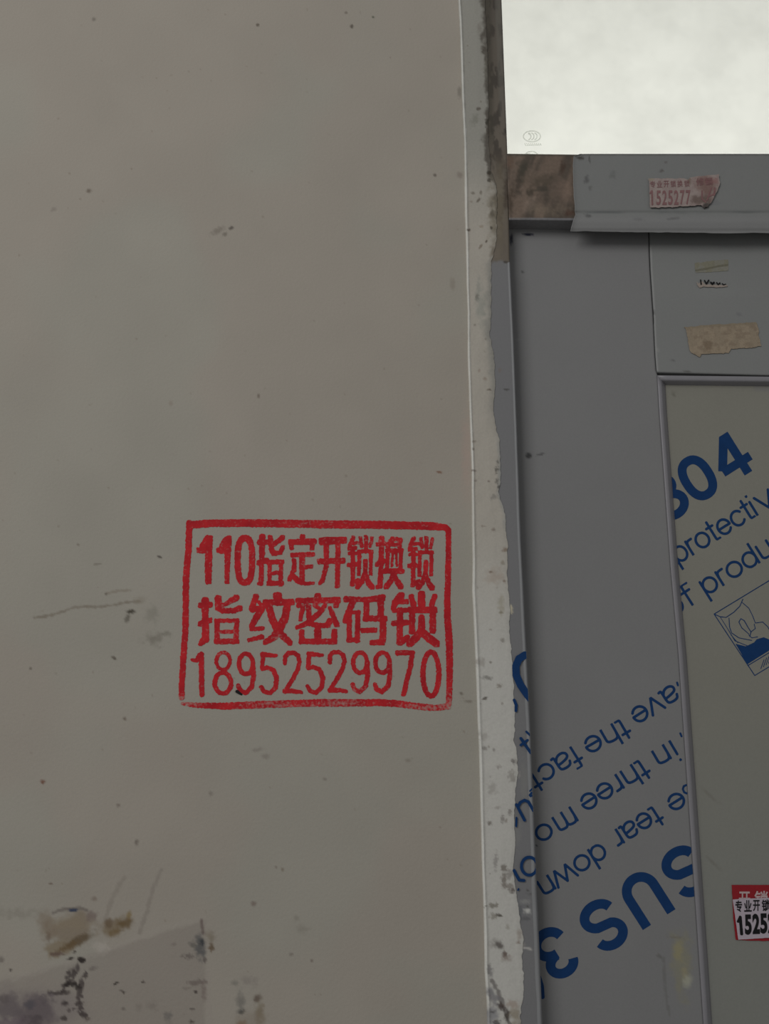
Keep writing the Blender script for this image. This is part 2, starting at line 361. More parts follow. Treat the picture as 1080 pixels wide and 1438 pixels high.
def letters(body, A, B, H, sw, parent, Y, clip=(), big=False):
    G = BIG if big else SMALL; A = np.array(A, float); B = np.array(B, float)
    tot = sum(G[c][0] for c in body)-(0 if big else .10); xd = B-A; L = np.linalg.norm(xd); xd /= L; up = np.array([xd[1], -xd[0]])
    x = -0.0 if big else -.05
    for c in body:
        adv, st = G[c]
        T = lambda p: tuple(A+xd*((x+p[0])/tot*L)+up*p[1]*H)
        ss = [([T(p) for p in pl], sw, 1) if (big and math.dist(pl[0], pl[-1]) > 1e-3) else ([T(p) for p in pl], sw) for pl in st]
        lo = 0.0 if c != 'p' else -.40; hi = 1.0 if big else 1.40
        o0 = A+up*H*lo; o1 = A+up*H*hi
        cl = [(o0[0], o0[1], up[0], up[1]), (o1[0], o1[1], -up[0], -up[1])]
        if c in 'oeacs' or (big and c in 'S30'): cl = []
        if big and c == '4': e0 = A+xd*.74/tot*L; cl.append((e0[0], e0[1], -xd[0], -xd[1]))
        ink('letter', ss, M_blue, parent, Y, .42, .10, 3.0, clip=cl+list(clip)); x += adv

# ------------------------------------------------------------------ traced edges of the photograph (x as a function of y)
def ip(pts):
    ys = np.array([p[1] for p in pts], float); xs = np.array([p[0] for p in pts], float)
    def g(y):
        y = np.asarray(y, float); r = np.interp(y, ys, xs)
        s0 = (xs[-1]-xs[0])/(ys[-1]-ys[0]); return r+np.where(y < ys[0], (y-ys[0])*s0, 0)+np.where(y > ys[-1], (y-ys[-1])*s0, 0)
    return g
ridge = ip([(643.5, 0), (645.5, 30), (647, 70), (649, 140), (652, 200), (652.5, 240), (653, 300), (655, 360), (655.5, 400), (657, 440), (657, 500), (659, 560), (661, 620), (662.5, 660), (663, 740), (664, 790), (663.5, 830), (666, 880), (669, 950), (671, 1010), (673, 1050), (675, 1130), (677, 1210), (678.5, 1250), (680, 1300), (681, 1365), (684, 1410), (684.5, 1438)])
plast = ip([(681, 0), (684, 60), (685, 110), (687, 150), (686, 200), (690, 240), (698, 262), (698, 330), (695, 352), (690, 366), (690, 400), (690, 440), (688, 470), (694, 500), (696, 545), (693, 570), (695, 595), (701, 615), (703, 650), (703, 678), (700, 692), (705, 706), (710, 722), (710, 740), (713, 765), (712.5, 800), (715, 840), (717, 862), (715, 876), (716.5, 900), (721, 940), (722, 985), (723.5, 1020), (722, 1040), (727, 1062), (728, 1085), (724, 1110), (722, 1150), (724, 1180), (721, 1210), (723, 1240), (727, 1262), (730, 1285), (731, 1300), (736, 1315), (734, 1345), (735.5, 1375), (735, 1400), (731.5, 1415), (731, 1438)])
jedge = ip([(704.7, 0), (713, 217), (716, 360), (721.6, 480), (731.7, 760), (744.7, 1018), (753.7, 1240), (761.8, 1438)])
mleft = ip([(923, 527), (926, 580), (942, 800), (953, 920), (970, 1170), (988, 1438)])
def col_x(fn, z, Y):
    """world x of a traced edge at height z on the plane Y"""
    z = np.asarray(z, float); x = np.zeros_like(z)
    for _ in range(6):
        px, py = Q(np.stack([x, np.full_like(z, Y), z], -1)); pyc = np.clip(py, -40, 1480)
        w = P(fn(pyc), pyc, Y); x = w[:, 0]
    return x
ZT = 2.75
def zrows(step):
    a = P(540, -30)[0, 2]; b2 = P(540, 1470)[0, 2]
    return np.concatenate([[ZT], np.arange(a, b2, -step), [b2, 0.0]])
XJ = float(P(735, 900)[0, 0])          # door frame edge
XR = XJ+0.93                            # far side of the doorway
ZL1 = float(P(880, 217.5)[0, 2]); ZL0 = float(P(800, 309)[0, 2])   # lintel top and bottom

# ================================================================== WALL
def wall_y(px, py):
    return 0.0007*(fbm(px, py, 260, 3, 1.0)-0.5)
specks = []
for k in range(170):
    specks.append(('b', _rng.uniform(0, 660), _rng.uniform(0, 1438), _rng.uniform(0.9, 2.1), _rng.uniform(0.8, 1.6), _rng.uniform(0, 180), (92, 82, 72), _rng.uniform(0.12, 0.5), 0.4, 0.5))
DK = (52, 47, 44)
WALL = specks+[
 ('b', 305, 324, 11, 4, -28, (88, 82, 75), .55, .7, .7), ('b', 325, 320, 4, 2.5, -20, DK, .7, .4, .5), ('b', 316, 329, 4, 2.5, -20, (80, 74, 68), .6, .5, .5),
 ('b', 125, 268, 4, 3, 0, (82, 74, 66), .8, .4, .6), ('b', 75, 294, 5, 3, -30, (100, 94, 88), .6, .5, .6), ('b', 132, 27, 3, 3, 0, (84, 80, 74), .7, .3, .6), ('b', 8, 140, 9, 7, 0, (98, 90, 82), .5, .6, .8),
 ('b', 362, 35, 2.6, 2.6, 0, (72, 66, 58), .8, .3, .5), ('b', 494, 37, 2.4, 3, 0, (62, 56, 50), .8, .3, .5), ('b', 524, 24, 2, 2, 0, (66, 68, 58), .8, .3, .5), ('b', 486, 18, 2, 2, 0, (80, 74, 66), .7, .3, .5),
 ('b', 611, 246, 2.5, 2.5, 0, (74, 68, 62), .8, .3, .5), ('b', 646, 246, 5, 5, 0, (96, 88, 82), .6, .6, .7), ('b', 636, 398, 4, 9, 0, (104, 98, 90), .6, .6, .7), ('b', 645, 130, 3, 8, 0, (86, 82, 76), .6, .6, .6),
 ('b', 617, 663, 4.5, 1.7, 8, (88, 58, 40), .8, .3, .5), ('b', 363, 556, 2, 3.5, 0, (84, 76, 68), .7, .3, .5), ('b', 110, 765, 2.4, 2, 0, (84, 76, 68), .6, .3, .5), ('b', 240, 566, 3, 4, 0, (108, 100, 92), .6, .4, .6),
 ('b', 655, 640, 7, 60, 0, (130, 114, 106), .5, .5, .9),
 ('l', [(48, 867), (62, 866), (76, 863), (90, 858), (104, 853), (122, 852), (140, 852), (158, 850), (176, 846), (196, 844)], 2.2, (88, 80, 70), .6, .9), ('l', [(148, 834), (165, 830), (183, 829)], 2, (98, 90, 80), .5, .9),
 ('b', 184, 859, 6.5, 3.2, 0, (48, 44, 36), .9, .5, .5), ('b', 179, 868, 4, 6, 20, (66, 62, 54), .7, .6, .7), ('b', 212, 862, 10, 11, 0, (96, 94, 86), .5, .9, .9), ('b', 216, 897, 13, 9, 10, (88, 84, 76), .6, 1.0, .9), ('b', 235, 890, 7, 4, 20, (88, 84, 76), .55, .8, .8),
 ('b', 197, 843, 9, 5, 0, (104, 98, 88), .5, .7, .8), ('b', 160, 924, 4, 2.2, 30, (66, 60, 52), .8, .4, .5), ('b', 224, 782, 4, 2, 25, DK, .8, .3, .5), ('b', 137, 792, 6, 1.6, -8, (82, 76, 68), .6, .4, .6), ('b', 43, 939, 2.4, 2.4, 0, (74, 68, 60), .7, .3, .5), ('b', 149, 834, 2.2, 2.2, 0, (74, 68, 60), .7, .3, .5),
 ('b', 175, 1009, 3, 2.6, 0, (84, 76, 68), .8, .4, .5), ('b', 60, 1098, 4, 3.2, 0, (86, 58, 46), .85, .4, .6), ('b', 166, 1131, 3, 3, 30, (84, 76, 70), .6, .4, .6), ('b', 192, 1183, 3, 5, 10, (88, 82, 76), .8, .4, .6), ('b', 71, 1241, 3, 2, 0, (80, 68, 60), .8, .4, .5), ('b', 132, 1262, 4, 4, 0, (94, 84, 76), .7, .5, .7),
 ('b', 362, 1053, 9, 3, -10, (98, 92, 86), .6, .8, .8), ('b', 372, 1062, 5, 4, 0, (98, 92, 86), .6, .8, .8), ('b', 296, 1114, 3, 4, 0, (92, 86, 80), .6, .4, .6), ('b', 397, 1221, 2.6, 2.6, 0, (92, 84, 74), .7, .4, .5), ('b', 356, 1269, 4.5, 4, 0, (92, 82, 76), .75, .5, .6), ('b', 388, 1218, 2, 2, 0, (92, 82, 76), .7, .5, .6),
 ('b', 456, 1094, 3, 2.5, 0, (92, 86, 80), .6, .4, .6), ('b', 658, 985, 8, 2, 0, (86, 80, 72), .6, .9, .7), ('b', 648, 974, 3, 2.4, 0, (72, 66, 58), .7, .4, .6), ('b', 573, 1068, 4, 3, 0, (100, 94, 86), .6, .4, .6),
 ('b', 438, 1349, 2.2, 2, 0, (84, 76, 70), .7, .4, .5), ('b', 409, 1340, 3, 2.4, 0, (90, 84, 78), .7, .4, .5), ('b', 416, 1290, 4, 5, 0, (100, 96, 88), .5, .6, .7), ('b', 425, 1305, 10, 6, 0, (104, 100, 92), .5, .8, .8),
 # lower-left corner: worn patch, brown glue, black mould
 ('f', lambda x, y: sst(-2, 5, y-(1378-x*.300)+6*(fbm(x, y, 30, 3, 1.9)-.5))*(1-sst(284, 292, x+5*(fbm(x, y, 22, 3, 2.9)-.5)))*(1-sst(1500, 1600, y))*sst(-90, -40, x), (106, 100, 94), .55),
 ('b', 50, 1425, 75, 45, -8, (95, 88, 88), .55, .5, .7),
 ('l', [(20, 1375), (80, 1355), (130, 1342), (190, 1318), (230, 1303), (284, 1290)], 4.5, (122, 117, 110), .45, .9), ('b', 140, 1330, 13, 8, 0, (132, 127, 120), .7, .8, .7), ('l', [(292, 1362), (293, 1400), (295, 1440)], 4, (118, 112, 106), .4, .6),
 ('l', [(196, 1310), (208, 1275), (216, 1245), (227, 1222)], 3.2, (100, 94, 88), .5, .8), ('l', [(148, 1290), (158, 1262), (166, 1245), (174, 1233)], 3.4, (101, 95, 88), .45, .8), ('l', [(188, 1312), (200, 1280), (210, 1250)], 3, (120, 115, 108), .3, .6),
 ('b', 20, 1283, 40, 8, 0, (98, 94, 86), .4, .9, .9),
 ('b', 98, 1304, 36, 24, -8, (99, 89, 76), .8, .5, .35), ('b', 85, 1330, 22, 12, -14, (100, 90, 74), .8, .5, .35), ('b', 66, 1300, 12, 22, -18, (100, 90, 78), .6, .6, .6), ('b', 112, 1320, 22, 6.5, -27, (74, 63, 48), .85, .6, .6), ('b', 96, 1330, 16, 6, -25, (80, 66, 46), .7, .7, .6), ('b', 80, 1340, 12, 3.4, 0, (76, 62, 56), .8, .5, .5), ('b', 68, 1316, 4, 7, 0, (84, 72, 62), .6, .5, .6),
 ('b', 128, 1286, 9, 7, 0, (92, 82, 78), .7, .6, .6), ('b', 98, 1296, 26, 10, 0, (108, 98, 82), .4, .6, .7), ('l', [(75, 1282), (88, 1277), (112, 1275), (122, 1278)], 2.6, (82, 76, 72), .7, .5), ('b', 103, 1278, 7, 2.6, -5, (42, 50, 66), .95, .4, .4),
 ('b', 163, 1300, 23, 11, -22, (94, 83, 66), .8, .6, .5), ('b', 176, 1296, 11, 8, -30, (78, 64, 42), .8, .7, .6), ('b', 152, 1296, 7, 7, 0, (82, 70, 56), .8, .6, .6), ('b', 160, 1310, 9, 5, -20, (88, 74, 52), .75, .6, .6), ('b', 181, 1285, 4, 6, 0, (96, 80, 44), .7, .5, .7),
 ('b', 114, 1348, 6, 4.6, 15, (34, 29, 27), .95, .4, .35), ('b', 99, 1346, 6, 2.1, -18, (38, 33, 31), .9, .4, .4), ('b', 105, 1337, 3, 1.5, -18, (50, 44, 40), .8, .4, .4),
 ('b', 104, 1362, 7, 5, 0, (72, 66, 64), .7, .7, .6), ('b', 109, 1359, 2.6, 6, 0, (56, 50, 50), .8, .5, .5), ('b', 130, 1360, 6, 3, -20, (84, 78, 74), .6, .7, .6),
 ('l', [(97, 1368), (97, 1377), (92, 1385), (88, 1391)], 3.6, (54, 48, 47), .85, 1.5), ('l', [(104, 1366), (104, 1382)], 3.4, (54, 48, 47), .85, 1.5), ('l', [(118, 1369), (114, 1380), (112, 1392), (111, 1405), (113, 1418), (118, 1427)], 3.8, (54, 48, 47), .85, 1.5), ('b', 100, 1382, 11, 3.8, 0, (38, 34, 32), .9, .7, .5), ('b', 109, 1386, 7, 3.2, 20, (40, 36, 34), .85, .7, .5),
 ('l', [(68, 1393), (76, 1395), (84, 1394), (90, 1391)], 3.0, (54, 48, 47), .85, 1.5), ('b', 93, 1394, 6, 3.4, 0, (58, 52, 50), .8, .5, .5), ('b', 91, 1409, 5, 4.5, 0, (48, 42, 42), .85, .5, .5), ('b', 90, 1430, 5, 4, 0, (52, 46, 44), .85, .5, .5), ('b', 97, 1419, 3, 3, 0, (58, 52, 50), .7, .5, .5), ('b', 116, 1424, 5, 4, 0, (56, 50, 48), .8, .7, .5), ('b', 113, 1409, 5, 3, 0, (56, 50, 48), .8, .7, .5), ('b', 103, 1417, 3, 2, 0, (56, 50, 48), .8, .7, .5), ('b', 123, 1431, 4, 3, 0, (70, 62, 58), .7, .7, .5),
 ('b', 50, 1425, 30, 26, 0, (72, 65, 68), .75, .8, .6), ('b', 62, 1402, 14, 8, 0, (74, 68, 70), .7, .9, .6), ('b', 42, 1411, 8, 7, 0, (64, 62, 66), .7, .8, .6), ('b', 12, 1415, 18, 18, 0, (74, 68, 70), .7, .9, .6), ('b', 4, 1402, 8, 8, 0, (70, 64, 64), .6, .8, .6), ('b', 22, 1438, 30, 8, 0, (80, 70, 76), .6, .8, .6), ('b', 15, 1362, 2.6, 2.2, 0, (60, 54, 52), .9, .3, .5), ('b', 2, 1348, 4, 5, 0, (84, 78, 74), .7, .5, .6), ('b', 48, 1434, 14, 8, 0, (58, 52, 54), .6, .9, .6),
 ('b', 163, 1381, 5, 1.6, -28, (40, 36, 32), .95, .4, .4), ('b', 172, 1392, 5, 1.3, 8, (62, 56, 52), .8, .4, .4), ('b', 174, 1394, 1.6, 2.6, 0, (62, 56, 52), .8, .4, .4), ('b', 201, 1379, 2.8, 2.2, 0, (52, 46, 44), .85, .4, .4), ('b', 173, 1417, 3, 2.4, 0, (80, 74, 70), .7, .4, .5), ('b', 215, 1412, 8, 7, 0, (94, 88, 82), .5, .9, .8), ('b', 195, 1415, 5, 5, 0, (94, 88, 82), .5, .9, .8),
 ('b', 281, 1330, 8, 17, 0, (62, 63, 64), .8, .7, .7), ('b', 284, 1324, 4, 5, 0, (44, 46, 48), .8, .7, .6), ('b', 270, 1326, 5, 5, 0, (74, 72, 68), .7, .9, .6), ('b', 265, 1343, 8, 4, 0, (78, 72, 68), .7, 1.2, .5), ('l', [(283, 1292), (284, 1300), (285, 1310)], 2.5, (82, 72, 68), .8, .5), ('b', 287, 1348, 3, 4, 0, (66, 60, 58), .7, .7, .6), ('b', 296, 1316, 6, 9, 0, (92, 84, 72), .6, .7, .8), ('b', 297, 1331, 4.4, 5.5, 0, (72, 58, 42), .8, .6, .6), ('b', 244, 1326, 4, 3, 0, (94, 86, 82), .6, .6, .6),
 ('b', 278, 1380, 14, 4, -5, (84, 76, 72), .7, .9, .6), ('b', 286, 1392, 4, 14, 0, (90, 80, 76), .6, .7, .7), ('b', 275, 1393, 3.2, 2.2, 20, (52, 46, 44), .85, .4, .4), ('b', 262, 1388, 6, 2, 0, (92, 86, 80), .5, .6, .5), ('b', 270, 1417, 4, 2, 0, (70, 64, 60), .8, .6, .5), ('b', 269, 1435, 4, 2.4, 0, (62, 54, 50), .85, .6, .5), ('b', 237, 1428, 6, 8, 0, (78, 76, 74), .6, .8, .7),
 ('b', 330, 1380, 5, 4, 0, (90, 88, 82), .6, .6, .6), ('b', 350, 1378, 12, 7, 0, (98, 92, 88), .5, .9, .8), ('b', 338, 1408, 6, 16, 0, (84, 82, 78), .7, .7, .7), ('b', 339, 1421, 5, 4, -20, (54, 54, 52), .85, .6, .6), ('b', 361, 1402, 6, 6, 0, (72, 62, 54), .8, .6, .6), ('b', 365, 1424, 7, 18, 0, (92, 82, 66), .7, .6, .7), ('b', 340, 1437, 8, 5, 0, (98, 80, 62), .8, .6, .6), ('b', 352, 1431, 20, 12, 0, (106, 98, 88), .5, .8, .8),
 ('b', 336, 972, 6, 3, 10, (26, 18, 18), .9, .4, .5),
]
def wall_col(px, py):
    n = fbm(px, py, 210, 3, 2.2); base = alb((120, 115, 107))[None]*(1-sst(.42, .62, n))[:, None]+alb((119, 116, 108))[None]*sst(.42, .62, n)[:, None]
    base = base*(1+0.10*(fbm(px, py, 90, 4, 3.1)-0.5))[:, None]
    return paint(px, py, base, WALL)
zs = zrows(0.00115)
xl0 = P(-30, 700)[0, 0]
xs = np.concatenate([[-1.6, -1.0], np.arange(xl0, XJ-0.04, 0.00115), [XJ-0.03]])
gx, gz = np.meshgrid(xs, zs); V = np.stack([gx, np.zeros_like(gx), gz], -1)
ppx, ppy = Q(V.reshape(-1, 3)); V[..., 1] = wall_y(ppx, ppy).reshape(gx.shape)
w = grid_slab('wall_left', V, 0.10, M_wall, None, wall_col); w['kind'] = 'structure'

# ================================================================== PLASTER PATCH between wall and steel frame
PATCH = [
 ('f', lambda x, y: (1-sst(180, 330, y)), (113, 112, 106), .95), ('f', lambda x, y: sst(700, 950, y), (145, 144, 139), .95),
 ('f', lambda x, y: (1-sst(0.4, 2.6, abs(x-ridge(y)-1.6)+1.3*(fbm(x, y, 12, 3, 8)-0.5)))*(.55+.45*fbm(x, y, 60, 2, 9)), (172, 168, 161), .85),  # worn pale bead, its caught highlight also painted into the colour
 ('f', lambda x, y: sst(-11, -2, x-plast(y)+9*(fbm(x, y, 14, 4, 4)-0.5))*(1-sst(500, 640, y))*sst(340, 380, y), (108, 107, 102), .8),
 ('f', lambda x, y: sst(-6, 0, x-plast(y)+5*(fbm(x, y, 12, 4, 6)-0.5))*sst(600, 640, y)*(1-sst(720, 760, y)), (118, 119, 116), .8),
 ('f', lambda x, y: sst(-8, -1, x-plast(y)+16*(fbm(x, y, 11, 4, 5)-0.5))*(1-sst(300, 350, y)), (62, 58, 52), .85),
 ('b', 692, 300, 7, 50, 0, (98, 92, 80), .7, .8, .8), ('b', 696, 355, 7, 9, 0, (92, 85, 75), .8, .7, .6), ('b', 690, 210, 6, 28, 0, (78, 74, 68), .75, 1.3, .6), ('b', 687, 180, 4, 12, 0, (56, 52, 46), .8, 1.2, .6),
 ('b', 672, 153, 3, 2.6, 0, (70, 64, 58), .85, .5, .5), ('b', 667, 168, 5, 9, 20, (88, 88, 80), .5, .9, .7), ('b', 680, 70, 3, 5, 0, (66, 62, 56), .8, 1.0, .6), ('b', 683, 95, 4, 14, 0, (80, 78, 70), .6, 1.0, .7), ('b', 684, 172, 2.5, 4, 0, (48, 46, 40), .85, .6, .5), ('b', 674, 40, 4, 8, 0, (96, 92, 86), .6, .8, .8),
 ('b', 687, 243, 3.4, 3, 0, (46, 42, 36), .85, .5, .5), ('b', 687, 253, 3, 3, 0, (52, 48, 42), .8, .5, .5), ('b', 672, 281, 4.6, 2, -45, (72, 66, 58), .8, .5, .6), ('b', 664, 271, 3, 2, 0, (82, 76, 68), .7, .5, .6), ('b', 675, 270, 2, 3, 0, (84, 78, 70), .7, .5, .6), ('b', 662, 283, 2.5, 2, 0, (100, 92, 84), .6, .5, .6),
 ('b', 691, 300, 3, 5, 0, (72, 68, 60), .7, .7, .6), ('b', 690, 286, 3, 4, 0, (84, 80, 72), .7, .7, .6), ('b', 690, 320, 2, 2.6, 0, (56, 52, 46), .8, .4, .5), ('b', 658, 323, 3, 1.8, -15, (60, 52, 44), .85, .5, .5), ('b', 683, 339, 2.4, 1.5, -45, (64, 56, 48), .85, .5, .5), ('b', 675, 346, 4, 1.7, -50, (96, 88, 78), .8, .6, .5), ('b', 676, 318, 3, 2, 0, (112, 104, 92), .7, .6, .5),
 ('b', 670, 417, 3, 4.5, 0, (86, 84, 78), .8, .6, .6), ('b', 676, 430, 7, 26, -5, (108, 110, 104), .6, .8, .8), ('b', 672, 400, 3, 12, 0, (110, 110, 104), .6, .8, .8),
 ('b', 687, 547, 3.4, 1.6, 0, (74, 66, 58), .8, .5, .5), ('b', 673, 521, 2, 3, 0, (112, 102, 94), .7, .5, .5), ('b', 681, 532, 3, 2.5, 0, (110, 100, 90), .7, .5, .5), ('b', 666, 620, 3, 1.6, 0, (100, 92, 84), .7, .5, .5), ('b', 665, 630, 2, 2, 0, (90, 82, 74), .7, .5, .5), ('b', 697, 660, 2.8, 5.5, 15, (72, 70, 66), .85, .9, .6), ('b', 699, 648, 2, 3, 0, (86, 84, 80), .8, .9, .6), ('b', 698, 676, 2.4, 4, 0, (84, 82, 78), .8, .9, .6), ('b', 701, 684, 3, 2.4, 0, (74, 72, 70), .8, .6, .6), ('b', 693, 698, 6, 4, 0, (96, 94, 90), .6, 1., .7), ('b', 665, 661, 4, 1.6, 0, (88, 80, 74), .7, .8, .6), ('b', 686, 676, 2, 1.6, 0, (88, 80, 74), .7, .5, .6), ('b', 668, 675, 2.4, 1.6, 0, (96, 88, 82), .6, .6, .6),
 ('b', 693, 744, 3, 2.4, 0, (96, 86, 78), .7, .6, .6), ('b', 679, 739, 5, 1.4, 8, (104, 96, 88), .7, .8, .6), ('b', 709, 772, 4, 3.4, 0, (100, 86, 74), .75, .7, .6), ('b', 697, 810, 14, 9, 5, (126, 116, 106), .6, .9, .7), ('b', 689, 803, 3, 1.8, 0, (92, 80, 70), .8, .5, .6), ('b', 708, 816, 2.6, 2, 0, (98, 84, 72), .8, .5, .6), ('b', 706, 790, 3, 3, 0, (104, 98, 88), .7, .6, .6), ('b', 704, 850, 5, 12, 0, (122, 118, 106), .7, 1., .7), ('b', 704, 860, 3, 2, 0, (98, 92, 80), .7, .7, .6),
 ('b', 706, 899, 3.4, 3, 0, (98, 94, 88), .7, .7, .6), ('b', 689, 930, 2, 1.6, 0, (78, 72, 64), .75, .5, .6), ('b', 674, 930, 7, 6, 0, (116, 112, 106), .6, 1.1, .7), ('b', 685, 952, 8, 3, 8, (92, 90, 86), .75, .8, .7), ('b', 701, 963, 4, 3, 0, (98, 92, 84), .7, .8, .6), ('b', 681, 981, 4, 2.2, -20, (70, 66, 60), .85, .5, .5), ('b', 705, 988, 2, 2, 0, (104, 98, 92), .7, .5, .6), ('b', 689, 884, 2, 1.6, 0, (108, 100, 92), .7, .5, .6),
 ('b', 680, 1051, 4, 3.4, 0, (96, 92, 88), .7, .7, .6), ('b', 694, 1053, 2.6, 2.4, 0, (98, 94, 90), .7, .7, .6), ('b', 680, 1032, 7, 6, 0, (120, 117, 112), .6, 1.1, .7), ('b', 722, 1069, 5, 3, 40, (84, 80, 78), .8, 1., .6), ('b', 719, 1090, 5, 8, 0, (110, 107, 102), .7, 1.2, .6), ('b', 700, 1077, 4, 3, 0, (114, 110, 106), .7, .8, .6), ('b', 692, 1108, 6, 9, 0, (118, 115, 110), .6, 1.2, .7), ('b', 716, 1140, 3, 5, 0, (98, 94, 90), .75, .8, .6), ('b', 706, 1150, 3, 6, 0, (98, 94, 90), .7, .9, .6), ('b', 711, 1153, 2, 3, 0, (104, 98, 92), .7, .8, .6), ('b', 688, 1156, 4, 3, 0, (86, 82, 76), .8, .8, .6), ('b', 698, 1134, 5, 2, -10, (110, 106, 100), .6, .8, .6), ('b', 696, 1210, 3, 13, 0, (108, 105, 102), .7, .9, .7),
 ('b', 708, 1218, 4, 5, 0, (90, 84, 78), .8, .9, .6), ('b', 716, 1228, 5, 7, 0, (102, 98, 94), .7, 1., .6), ('b', 708, 1236, 4, 10, 0, (92, 86, 80), .8, 1., .6), ('b', 714, 1244, 8, 4, 0, (98, 92, 86), .7, 1., .6), ('b', 719, 1250, 4, 4, 0, (72, 64, 60), .85, .7, .6),
 ('b', 692, 1272, 9, 3.4, -8, (92, 88, 80), .8, 1., .6), ('b', 700, 1285, 5, 2, 8, (62, 58, 52), .9, .6, .5), ('b', 692, 1288, 4, 5, 0, (98, 94, 86), .7, 1., .6), ('b', 713, 1302, 3, 4, 0, (112, 108, 100), .6, .8, .7),
 ('b', 702, 1328, 7, 4.4, 45, (48, 44, 42), .92, .6, .7), ('b', 709, 1341, 4, 6, -25, (68, 56, 50), .88, .8, .7), ('b', 712, 1346, 7, 5, 0, (108, 98, 92), .6, .9, .8), ('b', 697, 1326, 8, 6, 0, (96, 92, 88), .6, .9, .9), ('b', 728, 1323, 3, 2.4, 0, (98, 86, 78), .75, .7, .6), ('b', 730, 1312, 5, 8, 0, (112, 104, 96), .6, .9, .7),
 ('b', 688, 1363, 4, 9, -10, (92, 90, 90), .75, .9, .7), ('l', [(690, 1376), (698, 1390), (704, 1405), (710, 1420), (715, 1438)], 3.4, (78, 74, 72), .75, .9), ('b', 693, 1400, 8, 14, -20, (88, 87, 90), .75, .9, .7), ('b', 690, 1424, 10, 16, 0, (94, 94, 98), .7, 1., .8), ('b', 704, 1413, 4, 7, -30, (52, 44, 42), .9, .7, .6), ('b', 712, 1428, 5, 9, 0, (52, 48, 44), .85, .9, .6), ('b', 692, 1421, 4, 2, 0, (60, 58, 58), .8, .7, .6), ('b', 724, 1428, 9, 14, 0, (108, 100, 86), .75, .8, .7), ('b', 720, 1410, 10, 5, 0, (120, 106, 96), .6, .9, .7), ('b', 698, 1437, 6, 4, 0, (56, 52, 52), .8, .9, .6),
]
for k in range(25):
    yy = _rng.uniform(0, 1438); xx = float(ridge(yy))+5+_rng.rand()*38
    PATCH.append(('b', xx, yy, _rng.uniform(.8, 1.9), _rng.uniform(.8, 1.9), 0, (86, 80, 72), _rng.uniform(.15, .6), .4, .5))
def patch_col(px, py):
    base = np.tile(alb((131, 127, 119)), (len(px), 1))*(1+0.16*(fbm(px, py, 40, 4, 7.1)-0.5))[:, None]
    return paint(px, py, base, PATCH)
zs = zrows(0.0009); pyz = np.clip(Q(np.stack([np.full_like(zs, XJ-0.03), zs*0, zs], -1))[1], -40, 1480)
xa = col_x(ridge, zs, 0.0)-0.0004; xb = col_x(plast, zs, 0.0)
rough_edge = 0.0009*(fbm(pyz, pyz*0, 6, 3, 3.3)-0.5)*2
xb = xb+rough_edge
us = np.concatenate([[0, .012, .03, .05, .075, .1], np.linspace(.14, .9, 34), [.93, .955, .975, .99, 1.0]])
prof = np.interp(us, [0, .012, .03, .05, .075, .1, .14, .6, .9, .955, .99, 1], [0.0006, -.0010, -.0024, -.0031, -.0028, -.0022, -.0020, -.0016, -.0009, -.0006, -.0004, -.0001])
V = np.zeros((len(zs), len(us), 3)); V[..., 0] = xa[:, None]*(1-us)+xb[:, None]*us; V[..., 2] = zs[:, None]
bump = 0.00025*(fbm(V[..., 0]*1600, V[..., 2]*1600, 14, 4, 2.0)-0.5)*sst(0, .1, us)[None]*(1-sst(.95, 1, us))[None]
V[..., 1] = prof[None]*(0.8+0.5*fbm(pyz, pyz*0, 45, 2, 6.1))[:, None]+bump
o = grid_slab('trim_1', V, 0.004, M_patch, None, patch_col); o['kind'] = 'structure'

